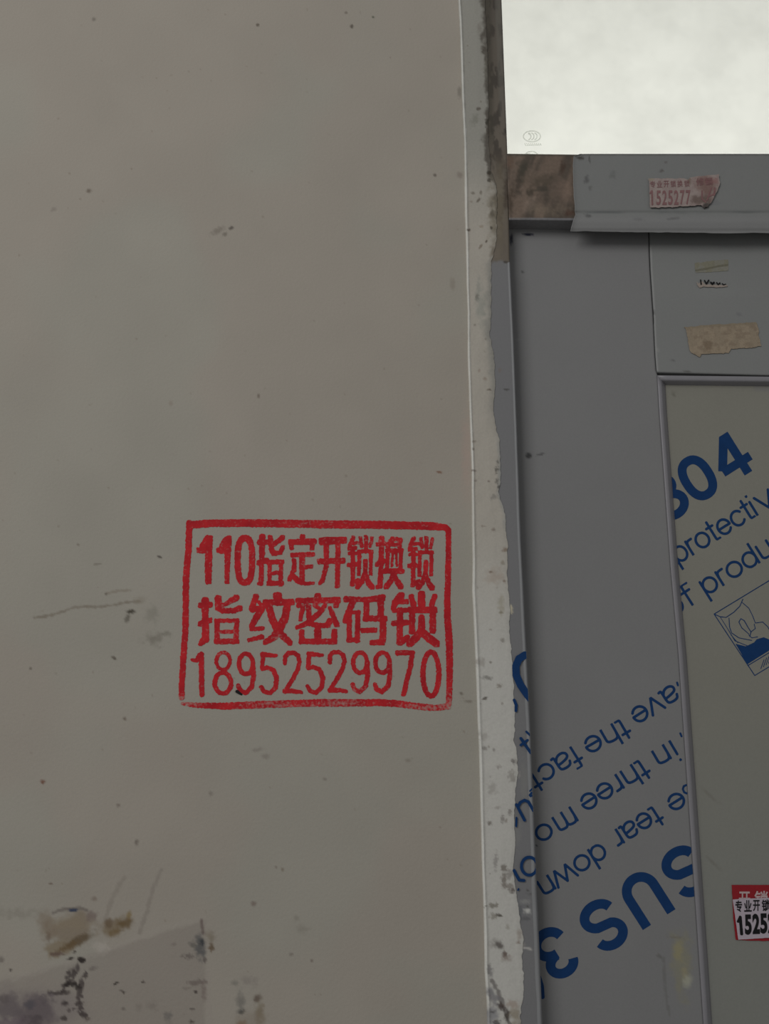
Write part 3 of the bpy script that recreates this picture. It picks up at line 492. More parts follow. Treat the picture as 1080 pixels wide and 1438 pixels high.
# ================================================================== STEEL DOOR FRAME (trim_2): jambs, lintel, film
frame = empty('trim_2', (XJ, 0.0, 0.0), kind='structure')
def jamb_col(px, py):
    base = np.tile(alb((89, 89, 90)), (len(px), 1))
    Y = (1-sst(-3, 3, py-367+10*(fbm(px, py, 9, 3, 1.1)-0.5)))
    br = [('f', lambda x, y: Y[:len(x)] if len(x) == len(Y) else Y, (80, 74, 66), 1.0),
      ('f', lambda x, y: (1-sst(30, 240, y))*(0.6+0.6*(fbm(x*3, y, 30, 4, 4.2)-.3)), (60, 56, 51), .95),
      ('f', lambda x, y: sst(.5, .62, fbm(x*1.6, y*.5, 9, 4, 9.2))*(1-sst(210, 260, y)), (46, 42, 38), .8),
      ('f', lambda x, y: (1-sst(685, 694, x-(y*0.02)))*(1-sst(180, 250, y)), (50, 47, 40), .7),
      ('f', lambda x, y: sst(.52, .68, fbm(x, y*.5, 12, 4, 3.2))*sst(200, 240, y)*(1-sst(300, 366, y)), (62, 54, 46), .7),
      ('f', lambda x, y: (1-sst(3, 6, abs(x-jedge(y)+5)))*(1-sst(100, 215, y)), (82, 80, 74), .5),
      ('b', 701, 290, 8, 60, 0, (90, 84, 70), .45, .7, .9), ('b', 711, 268, 4, 24, 0, (50, 42, 36), .75, .8, .7),
      ('b', 710, 368, 4, 2, 0, (52, 48, 44), .9, .5, .5), ('b', 696, 358, 6, 6, 0, (86, 79, 70), .7, .6, .6),
      ('b', 711, 547, 5, 1.5, 3, (54, 52, 50), .85, .5, .5), ('b', 702, 520, 3, 3, 0, (88, 80, 74), .5, .5, .5), ('b', 718, 855, 2, 6, 0, (146, 140, 120), .9, .6, .5),
      ('b', 741, 1279, 5, 4, 0, (150, 150, 146), .85, 1., .8), ('b', 741, 1273, 2, 2, 0, (60, 60, 56), .9, .5, .5), ('b', 736, 1266, 9, 3, 0, (112, 112, 110), .6, 1., .7), ('b', 741, 1250, 3, 1.8, 0, (58, 56, 54), .8, .5, .5), ('b', 745, 1256, 8, 1.2, 0, (64, 62, 62), .6, .7, .5),
      ('b', 738, 1290, 8, 3, 0, (64, 64, 66), .6, .9, .6), ('b', 731, 1282, 2.6, 12, 0, (72, 74, 76), .7, .7, .6), ('l', [(728, 1330), (738, 1331), (746, 1333)], 1.6, (136, 134, 130), .9, .3), ('b', 730, 1325, 6, 7, 0, (122, 118, 112), .6, .9, .7),
      ('b', 729, 1088, 2.4, 5, 0, (112, 110, 106), .7, .7, .5), ('b', 736, 1100, 6, 34, 0, (98, 98, 95), .5, .6, .7), ('b', 727, 1170, 5, 20, 0, (98, 98, 96), .5, .9, .7)]
    return paint(px, py, base, br)
zs = zrows(0.0012); xe = col_x(jedge, zs, 0.0); xi = xe-0.052
us = np.linspace(0, 1, 46); V = np.zeros((len(zs), 46, 3)); V[..., 0] = xi[:, None]*(1-us)+xe[:, None]*us; V[..., 2] = zs[:, None]
V[..., 1] = 0.0002
V[:, -1, 1] = 0.0012
o = grid_slab('jamb', V, 0.10, M_film, frame, jamb_col)
o['label'] = 'left steel jamb, grey film below and bare brown stained metal above'
# milky folded film edge; the jamb corner's highlight is put into its colour
zf = zs[(zs < P(718, 368)[0, 2])]; pyf = np.clip(Q(np.stack([np.full_like(zf, XJ), zf*0, zf], -1))[1], -40, 1480)
xf = col_x(jedge, zf, 0.0); wdt = (0.0026+0.0014*sst(500, 1400, pyf))*(0.85+.35*fbm(pyf, pyf*0, 60, 3, 2.9))
us = np.linspace(0, 1, 7); V = np.zeros((len(zf), 7, 3)); V[..., 2] = zf[:, None]
V[..., 0] = xf[:, None]-wdt[:, None]*(1-us)+0.0004*np.sin(us*math.pi/2)*us
V[..., 1] = np.array([0.0001, -.0004, -.0008, -.0010, -.0007, .0002, .0016])[None]
o = grid_slab('film_edge', V, 0.004, M_lip, frame); o['label'] = 'pale folded edge of the protective film'
# lintel
def lint_col(px, py):
    base = np.tile(alb((84, 73, 64)), (len(px), 1))
    m = [('f', lambda x, y: sst(.38, .66, fbm(x+y*.35, y*.35, 14, 5, 1.7)), (58, 52, 46), .85),
      ('b', 735, 240, 10, 16, 15, (50, 47, 40), .8, .9, .7), ('b', 727, 262, 6, 18, 12, (52, 46, 40), .8, .9, .7), ('b', 762, 255, 16, 10, 0, (58, 52, 44), .7, .9, .8), ('b', 745, 270, 5, 10, 10, (50, 45, 38), .8, .8, .7), ('b', 760, 265, 8, 5, 0, (52, 48, 42), .8, .8, .7),
      ('b', 790, 235, 4, 10, 0, (54, 42, 34), .75, .8, .7), ('b', 715, 285, 6, 24, 0, (52, 44, 36), .8, .8, .7), ('b', 800, 299, 8, 5, 0, (58, 40, 32), .8, .7, .7), ('b', 742, 285, 12, 10, -30, (102, 90, 80), .5, .8, .8), ('b', 790, 265, 16, 20, 0, (96, 82, 72), .5, .8, .8),
      ('b', 716, 228, 6, 12, 0, (74, 60, 50), .7, .8, .7), ('f', lambda x, y: 1-sst(217, 221, y), (54, 52, 46), .7), ('b', 765, 295, 30, 8, 0, (96, 86, 74), .4, .8, .8),
      ('f', lambda x, y: sst(305.6, 307, y), (92, 92, 94), .9)]  # pale lower rim: the highlight this edge catches, put into the colour
    return paint(px, py, base, m)
xr = np.concatenate([np.arange(P(713, 250)[0, 0], P(840, 250)[0, 0], 0.0011), np.arange(P(842, 250)[0, 0], XR, 0.03), [XR]])
zr = np.concatenate([[ZL1], np.arange(ZL1-.001, ZL0, -0.0011), [ZL0]])
gx, gz = np.meshgrid(xr, zr); V = np.stack([gx, np.full_like(gx, 0.0006), gz], -1); V[-1, :, 1] = .0012
o = grid_slab('lintel', V, 0.10, M_rust, frame, lint_col); o['label'] = 'bare lintel end stained brown with old glue'
# film over the lintel: ragged left edge, loose flap hanging below
fl = ip([(816, 216), (806, 219), (804.5, 232), (805, 262), (807, 288), (808, 302), (805, 310), (801, 325)])
def film_col(px, py):
    base = np.tile(alb((92, 93, 92)), (len(px), 1))
    m = [('f', lambda x, y: 1-sst(216.5, 220, y+2*(fbm(x, y, 8, 3, 1)-.5)), (66, 66, 64), .75), ('f', lambda x, y: (1-sst(1, 2.4, abs(y-298.5)))*sst(.35, .6, fbm(x*.3, y, 12, 3, 2)), (78, 80, 80), .8), ('f', lambda x, y: sst(300, 307, y), (97, 97, 97), .7),  # last two: crease shade, then the flap's lighter tilt, put into the colour
      ('b', 824, 252, 4, 6, 0, (64, 64, 64), .8, .8, .7), ('b', 828, 224, 1.2, 6, 0, (56, 56, 54), .85, .4, .5), ('b', 829, 264, 2.5, 4, 0, (74, 74, 72), .7, .8, .7), ('b', 860, 245, 5, 6, 30, (76, 78, 76), .6, .9, .7), ('b', 825, 303, 5, 2.4, 10, (64, 64, 64), .8, .7, .6), ('b', 929, 240, 3.5, 2, -30, (66, 62, 60), .8, .5, .5), ('b', 935, 228, 2, 1.5, 0, (70, 66, 64), .7, .5, .5),
      ('b', 945, 307, 9, 1.8, -6, (74, 74, 74), .7, .7, .6), ('b', 895, 308, 10, 2.4, 3, (82, 82, 82), .6, .9, .6), ('b', 815, 222, 5, 3, 0, (48, 46, 42), .85, .8, .6), ('b', 1002, 285, 12, 4, 0, (84, 84, 86), .5, .7, .6), ('b', 992, 290, 4, 4, -40, (46, 44, 42), .85, .6, .6)]
    return paint(px, py, base, m)
rows = np.concatenate([np.arange(216.2, 322, 1.6), np.arange(322, 326.3, .8)]); cols = np.linspace(0, 1, 190)**1.15
XRP = 1210
py = np.repeat(rows[:, None], len(cols), 1); px = fl(rows)[:, None]+1.2*(fbm(rows, rows*0, 5, 3, 1.5)-.5)[:, None]+(XRP-fl(rows)[:, None])*cols[None]
py = py+(px-880)*0.0085*sst(216, 320, py)+(2.4*(fbm(px, px*0, 26, 3, 5.5)-.5))*sst(312, 325, py)
lift = np.exp(-(px-fl(py))/3.0)*0.0012
yv = -0.0012-lift+0.0006*(fbm(px, py, 40, 3, 2.2)-.5)
yv = yv+0.0010*np.exp(-((py-299)/2.2)**2)-0.0007*np.exp(-((py-312)/5.0)**2)+0.0015*sst(319, 326, py)
V = P(px, py, yv).reshape(px.shape+(3,))
V = np.concatenate([V, np.stack([np.full(len(rows), XR), np.full(len(rows), -.001), V[:, -1, 2]], -1)[:, None]], 1)
nr, nc = V.shape[:2]; me = fast_mesh('lintel_film', V.reshape(-1, 3), grid_faces(nr, nc)); setcol(me, film_col(*Q(V.reshape(-1, 3))))
o = link('lintel_film', me, M_film, frame, True); o['label'] = 'grey film peeling at its left end, hanging below the lintel'
s = o.modifiers.new('thickness', 'SOLIDIFY'); s.thickness = 0.0003; s.offset = 0
# far jamb (outside the picture)
boxm('jamb', XR, XR+0.055, 0.0, 0.10, 0, ZT, M_film, frame, rgb=(88, 90, 91), bevel=.001)
# print on the jamb film
jc = [(float(jedge(y)), y) for y in (900, 1280)]
jn = np.array([-(jc[1][1]-jc[0][1]), jc[1][0]-jc[0][0]]); jn = jn/np.linalg.norm(jn)
J = (jc[0][0]-0.4, jc[0][1], jn[0], jn[1])
def c4(pts): return [(640+x/6.0, 1000+y/6.0) for x, y in pts]
ink('lettering', [([(748, 920), (737, 920), (729, 925), (724.5, 935), (725, 948), (731, 962), (740, 975), (752, 990)], 10.5), ([(722, 983), (725, 990), (724.5, 998)], 4)], M_blue, frame, -0.0012, .5, .2, clip=[J])
ink('lettering', [(c4([(550, 222), (585, 275), (632, 342)]), 4.2), (c4([(548, 278), (605, 236)]), 3.6), (c4([(595, 165), (632, 200)]), 3)], M_blue, frame, -0.0012, .45, .15, clip=[J])
ink('lettering', [(c4([(625, 700), (640, 680)]), 3.2), (c4([(625, 665), (652, 640)]), 2.2), (c4([(630, 710), (655, 700)]), 2.2)], M_blue, frame, -0.0012, .45, .15, clip=[J])
ink('lettering', [(c4([(512, 780), (580, 910)]), 4.2), (c4([(522, 800), (545, 760), (580, 742), (612, 755), (655, 830)]), 4.2), (c4([(512, 890), (510, 962)]), 2.8)], M_blue, frame, -0.0012, .45, .15, clip=[J])
ink('lettering', [([(640+620/6+11*math.cos(a), 1000+1298/6+12.6*math.sin(a)) for a in np.linspace(0, 6.283, 26)], 4.3)], M_blue, frame, -0.0012, .45, .15, clip=[J])
ink('lettering', [(c4([(492, 1335), (515, 1380), (535, 1415), (575, 1418)]), 4.3), (c4([(525, 1500), (530, 1490)]), 2.4)], M_blue, frame, -0.0012, .45, .15, clip=[J])

# ================================================================== TRANSOM WINDOW
win = empty('window_1', (XJ, 0.02, ZL1), kind='structure')
zb = ZL1-0.012
boxm('pane', XJ-0.03, XR+0.01, 0.014, 0.019, zb+0.0125, ZT-0.02, M_glass, win)
YM = 0.0137
el = lambda cx, cy, rx, ry, a0=0, a1=360, n=30: [(cx+rx*math.cos(math.radians(a)), cy+ry*math.sin(math.radians(a))) for a in np.linspace(a0, a1, n)]
ink('certification_mark', [(el(747, 191.5, 12, 7.6), 1.5)]+[(el(cx, 191.5, 4.2, 4.8, -75, 75, 10), 1.5) for cx in (741.5, 745.7, 750)]+[([(742, 187.5), (744, 189)], 1.2)], M_etch, win, YM, .35)
ink('certification_text', [([(x, 201.4), (x+1.4, 204.2)], 1.1) for x in np.arange(737, 760, 2.7)]+[([(738, 204.4), (759, 203.4)], .8)], M_etch, win, YM, .35)
ink('etched_ring', [(el(746.5, 219, 9, 6.3, 190, 350), 1.7), ([(738, 216), (744, 215.6)], 1.0)], M_etch, win, YM, .35)

# ================================================================== DOOR LEAF
door = empty('door_1', (XJ, 0.02, 0.0), kind='structure')
YS, YC, YP = 0.0170, 0.0152, 0.0225
XD = XR-0.0
def stile_col(px, py):
    base = np.tile(alb((94, 94, 94)), (len(px), 1))*(1+.06*(fbm(px, py, 70, 4, 2)-.5))[:, None]
    m = [('b', 742, 329, 8, 2.0, 3, (10, 14, 30), .95, .5, .5), ('b', 718, 336, 2.2, 9, 0, (12, 14, 28), .9, .4, .5), ('b', 734, 382, 2, 2, 0, (50, 50, 50), .8, .5, .5), ('b', 743, 640, 4.4, 4.4, 0, (44, 44, 44), .95, .5, .5), ('b', 759, 638, 6, 1.8, -14, (60, 60, 60), .85, .5, .6), ('b', 728, 477, 6, 1.2, 0, (104, 104, 104), .5, .5, .5),
      ('b', 899, 1290, 2, 2, 0, (70, 70, 70), .5, .5, .5), ('b', 753, 1187, 1.6, 1.6, 0, (26, 30, 40), .9, .5, .5),
      ('b', 957, 1350, 15, 46, -3, (100, 98, 84), .75, .8, .7), ('b', 952, 1335, 7, 16, 0, (112, 106, 78), .6, .8, .7), ('b', 966, 1376, 7, 9, 0, (124, 124, 112), .75, .9, .8), ('b', 962, 1364, 5, 8, 0, (112, 106, 84), .6, .9, .7), ('b', 948, 1316, 12, 2, 5, (86, 82, 74), .6, .9, .6), ('b', 925, 1343, 3, 3, 0, (74, 74, 72), .7, .8, .6), ('l', [(932, 1345), (934, 1390), (940, 1425)], 2, (80, 80, 78), .6, .9)]
    return paint(px, py, base, m)
# stile: grid from behind the jamb to the moulding / mitre seam
sr = ip([(909.2, 300), (912.5, 380), (916.6, 440), (919.5, 500), (921, 520), (923.2, 527), (926.2, 580), (942.2, 800), (953.2, 920), (970.2, 1170), (988.2, 1438)])
zs = zrows(0.003); zs = zs[zs < ZL0+0.02]; zs = np.concatenate([[ZL0+0.02], zs])
zf = np.arange(ZL0+.02, P(900, 1470, YS)[0, 2], -0.0014); zs = np.concatenate([zf, [zf[-1]-.01, 0.008]])
def col_xb(fn, z, Y):
    z = np.asarray(z, float); x = np.full_like(z, 0.25)
    for _ in range(8):
        _, py = Q(np.stack([x, np.full_like(z, Y), z], -1)); pyc = np.clip(py, 290, 1480); x = P(fn(pyc), pyc, Y)[:, 0]
    return x
xe = col_xb(sr, zs, YS); us = np.linspace(0, 1, 110); V = np.zeros((len(zs), 110, 3)); V[..., 0] = (XJ-0.02)*(1-us)+xe[:, None]*us
V[..., 2] = zs[:, None]; V[..., 1] = YS
o = grid_slab('stile', V, 0.045, M_film, door, stile_col); o['label'] = 'left door stile under grey film printed with blue text'
# top rail
def rail_col(px, py):
    base = np.tile(alb((95, 96, 95)), (len(px), 1))*(1+.05*(fbm(px, py, 60, 4, 5)-.5))[:, None]
    return paint(px, py, base, [('b', 945, 506, 3, 2, 0, (66, 66, 66), .7, .6, .6), ('b', 964, 522, 6, 1.5, 0, (60, 58, 56), .7, .8, .6), ('b', 1038, 441, 3, 3, 0, (82, 82, 84), .6, .8, .6), ('b', 923, 491, 2, 3, 0, (110, 110, 108), .6, .6, .6), ('b', 919, 438, 1.6, 4, 0, (50, 50, 50), .7, .6, .6), ('b', 1020, 410, 50, 8, 0, (100, 101, 100), .3, .8, .9)])
rl = lambda t: 911.4+(922.6-911.4)*t
rows = np.linspace(300, 523, 90)
cols = np.linspace(0, 1, 80); gp = np.array([[(sr(y)+1.5*(1 if y < 455 else .75))+(1200-sr(y))*c for c in cols] for y in rows]); gy = rows[:, None]+(gp-922)*0.026*sst(300, 523, rows)[:, None]
V = P(gp, gy, YS).reshape(gp.shape+(3,)); V = np.concatenate([V, np.stack([np.full(90, XD-.10), np.full(90, YS), V[:, -1, 2]], -1)[:, None]], 1)
o = grid_slab('top_rail', V, 0.045, M_film, door, rail_col)
# dark steel core behind the seams
zt = ZL0+.02
boxm('core', XJ-0.02, XD, 0.0275, 0.044, 0.01, zt, M_seam, door)
# recessed panel
zp1 = float(P(922, 530, YP)[0, 2]); xp0 = float(P(915, 541, YP)[0, 0])
def panel_col(px, py):
    base = np.tile(alb((99, 98, 91)), (len(px), 1))*(1+.07*(fbm(px, py, 80, 4, 8)-.5))[:, None]
    g = sst(900, 1300, py)[:, None]*.6; base = base*(1-g)+alb((94, 96, 93))[None]*g
    return paint(px, py, base, [('b', 947, 553, 3, 3, 0, (76, 74, 66), .7, .8, .6), ('b', 1000, 1120, 22, 2, 40, (84, 82, 76), .5, .8, .7), ('b', 1002, 1212, 16, 2, 40, (82, 80, 74), .5, .8, .7), ('b', 1072, 545, 14, 4, 0, (88, 88, 90), .6, .8, .6)])
xg = np.concatenate([np.arange(xp0-.006, P(1110, 900, YP)[0, 0], .003), [XD-.11]]); zg = np.concatenate([np.arange(zp1, P(1000, 1470, YP)[0, 2], -.003), [0.20]])
gx, gz = np.meshgrid(xg, zg); V = np.stack([gx, np.full_like(gx, YP), gz], -1)
o = grid_slab('panel', V, 0.0273, M_film, door, panel_col); o['label'] = 'recessed beige film-covered panel with blue print'
# mouldings round the panel (profile: bead, crest, dark inner slope), mitred at the corner
offs = np.array([0.0, .9, 2.0, 4.0, 5.4, 6.8, 8.6, 10.8]); ypr = np.array([.0168, .0161, .0159, .0159, .0162, .0178, .0202, .0224])
py = np.concatenate([np.arange(0, 930, 12.), [960, 1010]]); rowsM = np.zeros((len(py), len(offs))); colsM = rowsM.copy()
offL = lambda y: offs*(1+.14*sst(600, 1400, y))
for i, y in enumerate(py):
    yy = 527+offs*1.25 if i == 0 else np.full(len(offs), 527+max(y, 16))
    rowsM[i] = yy; colsM[i] = mleft(yy)+np.array([float((offs*(1+.14*float(sst(600, 1400, q))))[k]) for k, q in enumerate(yy)])
V = np.zeros((len(py), len(offs), 3))
for k in range(len(offs)): V[:, k] = P(colsM[:, k], rowsM[:, k], ypr[k])
V[-1, :, 2] = 0.20
o = grid_slab('moulding', V, 0.0226, M_mould, door)
pxm = np.concatenate([[0], np.arange(16, 200, 8.), [260]]); V = np.zeros((len(pxm), len(offs), 3))
for k in range(len(offs)):
    X = np.where(pxm == 0, mleft(527+offs[k]*1.25)+offs[k], mleft(527)+pxm); Yp = 527+offs[k]*1.25+(X-mleft(527))*0.012
    V[:, k] = P(X, Yp, ypr[k])
V[-1, :, 0] = XD-0.11
o = grid_slab('moulding', V[:, ::-1].transpose(1, 0, 2)[::-1], 0.0226, M_mould, door)
# right and bottom of the leaf, outside the picture
boxm('stile', XD-.0985, XD-.003, YS, .045, .008, zt, M_film, door, rgb=(90, 91, 91), bevel=.0006)
boxm('moulding', XD-.112, XD-.0990, .0150, .0226, .20, zp1, M_mould, door, bevel=.002)
xs0 = float(xe[-1]); boxm('moulding', xs0+.012, XD-.113, .0150, .0226, .188, .1995, M_mould, door, bevel=.002)
boxm('bottom_rail', xs0+.001, XD-.100, YS, .045, .008, .186, M_film, door, rgb=(93, 94, 92), bevel=.0006)

# ---- blue print of the film
def c6(x, y): return (700+x/3.857, 880+y/3.857)
def c7(x, y): return (720+x/3.857, 1120+y/3.857)
def cp(x, y): return (900+x/3.594, 580+y/3.595)
mn = np.array([-(1438-920.), 988-953.]); mn /= np.linalg.norm(mn)
CL = [(953-0.6, 920, mn[0], mn[1])]
YT = YS-0.00015; C1 = 31.0
def textline(nm):
    o = bpy.data.objects.new(nm, None); COL.objects.link(o); o.parent = door; o.empty_display_size = .01
    bpy.context.view_layer.update(); return o
for t, a, b2, f in [('ave', (938, 308), (703, 458), c6), ('the', (669, 491), (448, 618), c6), ('fact', (404, 640), (150, 800), c6), ('in', (931, 613), (818, 680), c6), ('three', (771, 710), (426, 931), c6),
                    ('mo', (312, 46), (104, 174), c7), ('e', (901, -42), (821, 8), c7), ('tear', (766, 37), (524, 190), c7), ('down', (473, 238), (118, 461), c7)]:
    letters(t, f(*a), f(*b2), 23.6, 3.7, textline('word'), YT, CL)
for t, a, b2 in [('S', (950, 225), (776, 333)), ('U', (730, 363), (550, 478)), ('S', (507, 515), (333, 623)), ('3', (233, 672), (73, 772))]:
    letters(t, c7(*a), c7(*b2), 74, 13.6, textline('word'), YT, CL, True)
ink('lettering', [([c6(968, 303), c6(972, 318)], 2.8)], M_blue, door, YT, .5, .1)
ink('lettering', [([c6(985, 578), c6(992, 594)], 2.8)], M_blue, door, YT, .5, .1)
ink('lettering', [([c6(1018, 858), c6(1004, 864), c6(999, 880), c6(1006, 897), c6(1020, 903)], 3.0)], M_blue, door, YT, .5, .1, clip=CL)
ink('lettering', [([(757, 1372), (761, 1385), (762, 1400)], 6)], M_blue, door, YT, .5, .1)
YT2 = YP-0.00015
for t, a, b2, H, bd in [('3', (130, 565), (266, 481), 65, .034), ('0', (275, 472), (421, 380), 65, .034), ('4', (433, 373), (590, 274), 65, .034),
                    ('protecti', (191, 765), (606, 508), 31, .004), ('ve', (616, 502), (777, 402), 31, .004), ('o', (165, 1034), (232, 992), 31, .004), ('f', (245, 983), (287, 956), 31, .004),
                    ('produ', (334, 926), (686, 704), 31, .004), ('cts', (700, 695), (840, 607), 31, .004)]:
    letters(t, cp(*a), cp(*b2), H if H > 40 else 23.6, 12.4 if H > 40 else 3.6, textline('word'), YT2, (), H > 40)
S = lambda pts, w: ([cp(*p) for p in pts], w)
ink('print_picture', [S([(370, 1015), (760, 778)], 1.3), S([(370, 1015), (575, 1325), (760, 1213)], 1.2), S([(540, 1275), (725, 1163)], 1.2),
    S([(370, 1015), (400, 1028), (430, 1032), (470, 1005), (500, 975), (515, 940)], 1.2), S([(510, 955), (545, 985), (565, 1025), (578, 1060)], 1.0), S([(578, 1060), (615, 1055), (640, 1078), (655, 1105)], 1.1), S([(400, 1028), (445, 1100)], .8),
    S([(445, 1035), (448, 1080), (458, 1110), (495, 1135), (560, 1148)], 1.1), S([(495, 1055), (505, 1038), (522, 1048), (540, 1080), (556, 1105), (550, 1128)], 1.2), S([(495, 1055), (510, 1085), (545, 1115)], 1.1), S([(556, 1105), (578, 1088), (572, 1065)], 1.0), S([(545, 1120), (560, 1135), (590, 1130)], 1.0),
    S([(445, 1100), (475, 1150), (545, 1178)], 1.0), S([(455, 1120), (490, 1160)], .8)]+[S([(606+k*13, 1290-k*9), (622+k*13, 1245-k*9)], .9) for k in range(5)],
    M_blue, door, YT2, .4, .08, polys=[[cp(*q) for q in [(478, 1165), (530, 1178), (572, 1158), (585, 1142), (620, 1132), (660, 1148), (725, 1110), (725, 1150), (538, 1268)]]])

# ================================================================== STAMP on the wall
def yink(px, py): return wall_y(px, py)-0.00022
def cA(*pts): return [(230+x/4.795, 710+y/4.793) for x, y in pts]
def cB(*pts): return [(430+x/4.795, 710+y/4.793) for x, y in pts]
sA = lambda w, *p: (cA(*p), w/4.795 if not isinstance(w, tuple) else (w[0]/4.795, w[1]/4.795))
sB = lambda w, *p: (cB(*p), w/4.795 if not isinstance(w, tuple) else (w[0]/4.795, w[1]/4.795))
ell = lambda cx, cy, rx, ry, a0=0, a1=360, p=2.0: [(cx+rx*np.sign(math.cos(a))*abs(math.cos(a))**(2/p), cy+ry*np.sign(math.sin(a))*abs(math.sin(a))**(2/p)) for a in np.radians(np.linspace(a0, a1, 34))]
def fade(px, py):
    f = 0.03+0.10*(fbm(px, py, 30, 3, 4.4)-.5)
    def bl(x, y, rx, ry, a): return a*np.exp(-(((px-x)/rx)**2+((py-y)/ry)**2))
    f = f+bl(262, 985, 22, 9, .34)+bl(380, 990, 55, 7, .20)+bl(480, 988, 34, 6, .22)+bl(600, 993, 40, 9, .24)+bl(632, 985, 7, 22, .16)+bl(440, 735, 50, 8, .08)+bl(320, 890, 18, 10, .16)+bl(322, 850, 20, 5, .12)+bl(390, 895, 10, 5, .16)+bl(312, 920, 10, 5, .2)+bl(500, 970, 20, 8, .16)+bl(340, 775, 20, 5, .1)+bl(450, 850, 30, 8, .10)+bl(540, 760, 70, 8, .10)+bl(430, 785, 15, 10, .12)+bl(620, 735, 12, 5, .12)
    return f
stamp = empty('stamped_advertisement', tuple(P(444, 992, 0.0)[0]-np.array([0, .0004, 0])), 'red rubber-stamped locksmith notice in a box on the plain wall, ending in 18952529970', 'notice')
INK = dict(m=M_ink, yfun=yink, step=0.5, rag=1.0, rs=2.4, fade=fade)
def stampline(nm, lab):
    o = bpy.data.objects.new(nm, None); COL.objects.link(o); o.parent = stamp; o.empty_display_size = .01
    if lab: o['label'] = lab
    bpy.context.view_layer.update()
    return o
ink('border', [sA((50, 54), (186, 128), (330, 118), (600, 118), (1055, 124)), sB(54, (90, 126), (420, 128), (700, 134), (850, 138)), sB((52, 40), (850, 138), (930, 146), (957, 162)),
   sB((36, 48), (957, 165), (958, 320), (955, 500), (950, 640), (952, 760), (962, 900)), sB((48, 40), (962, 900), (966, 1050), (966, 1180), (960, 1335)),
   sA((44, 42), (172, 118), (166, 300), (150, 470), (148, 650), (145, 850)), sA((42, 40), (145, 850), (130, 1050), (122, 1190), (120, 1290)),
   sA((22, 46), (125, 1332), (200, 1342), (400, 1350)), sA(48, (400, 1350), (700, 1338), (1055, 1326)), sB((50, 46), (90, 1328), (500, 1326), (620, 1334)), sB((46, 40), (620, 1334), (760, 1352), (860, 1362), (955, 1352))], parent=stamp, seed=.3, **INK)
lines = {}
def ch(line, name, st, seed):
    SQ[0] = 2.0 if seed > 2 or seed == .3 else 3.6
    ink(name, st, parent=line, seed=seed, grow=(0.4 if seed > 2 else 0.5 if seed > 1 else 0.3), **INK); SQ[0] = 2.0
l1 = stampline('text_line', 'top line reading 110 and six characters')
def suo(dx, dy): # first-line lock character
    q = lambda *p: [(x+dx, y+dy) for x, y in p]
    return [sB(24, *q((318, 215), (296, 262), (290, 290))), sB(22, *q((300, 255), (345, 250))), sB(24, *q((292, 290), (330, 285))), sB(22, *q((292, 322), (336, 322))), sB(28, *q((288, 400), (330, 396))), sB(28, *q((314, 290), (314, 520))), sB((30, 22), *q((312, 528), (350, 500))),
            sB(22, *q((366, 218), (374, 275))), sB(26, *q((403, 212), (403, 300))), sB(20, *q((444, 218), (430, 275))), sB(24, *q((356, 308), (440, 308))), sB(24, *q((358, 308), (355, 462))), sB(24, *q((437, 308), (434, 458))), sB(28, *q((399, 375), (397, 450))), sB((26, 30), *q((397, 450), (375, 510), (345, 545))), sB((26, 34), *q((397, 455), (420, 520), (442, 548)))]
ch(l1, 'character', [sA(46, (306, 222), (303, 300), (300, 400)), sA((46, 40), (300, 400), (300, 508)), sA((48, 40), (300, 225), (262, 275)), sA(34, (238, 300), (262, 305), (270, 285))], .1)
ch(l1, 'character', [sA(40, (436, 222), (430, 330)), sA((40, 30), (430, 330), (425, 512)), sA((46, 42), (428, 232), (395, 278)), sA(32, (370, 300), (392, 308), (405, 285))], .2)
ch(l1, 'character', [sA(40, *ell(546, 368, 49, 150, p=2.7))], .3)
ch(l1, 'character', [sA((40, 34), (664, 212), (660, 350)), sA((28, 34), (660, 350), (654, 520)), sA(34, (645, 248), (690, 246)), sA(34, (642, 385), (690, 368)), sA((26, 20), (656, 512), (640, 525)),
   sA(32, (716, 215), (726, 300), (745, 322)), sA((30, 26), (745, 322), (785, 315), (800, 280)), sA((30, 26), (800, 215), (740, 262)), sA(26, (712, 378), (712, 528)), sA(30, (706, 380), (796, 378)), sA(26, (790, 378), (786, 530)), sA(32, (708, 522), (790, 522)), sA((20, 28), (712, 462), (760, 450), (788, 458))], .4)
ch(l1, 'character', [sA(36, (934, 212), (936, 240)), sA((38, 40), (856, 246), (1008, 242)), sA(28, (858, 250), (860, 285)), sA(30, (1004, 250), (998, 285)), sA(30, (866, 332), (1000, 328)), sA((36, 32), (932, 340), (930, 515)), sA(26, (935, 418), (992, 408)), sA((30, 24), (878, 372), (878, 430), (845, 498)), sA((24, 30), (866, 462), (900, 505)), sA((32, 20), (900, 505), (950, 525), (1005, 522))], .5)
ch(l1, 'character', [sB((52, 44), (110, 240), (252, 232)), sB(38, (92, 376), (246, 370)), sB((34, 30), (135, 250), (136, 400)), sB((30, 24), (136, 400), (110, 505), (94, 520)), sB((32, 30), (214, 250), (210, 540))], .6)
ch(l1, 'character', suo(0, 0), .7)
ch(l1, 'character', [sB((36, 32), (508, 222), (504, 400)), sB((30, 34), (504, 400), (498, 540)), sB(26, (482, 262), (530, 256)), sB(34, (480, 396), (522, 372)), sB((28, 22), (498, 545), (480, 548)), sB(28, (582, 222), (548, 275)), sB(28, (582, 225), (630, 228)), sB(28, (634, 228), (626, 275)), sB(26, (566, 262), (620, 262)),
   sB(28, (546, 302), (640, 302)), sB(24, (550, 302), (545, 430)), sB(26, (638, 302), (634, 430)), sB(16, (584, 312), (576, 405)), sB(16, (606, 312), (610, 405)), sB(34, (534, 440), (644, 440)), sB((32, 32), (590, 445), (572, 505), (538, 545)), sB((28, 34), (590, 460), (612, 510), (638, 545))], .8)
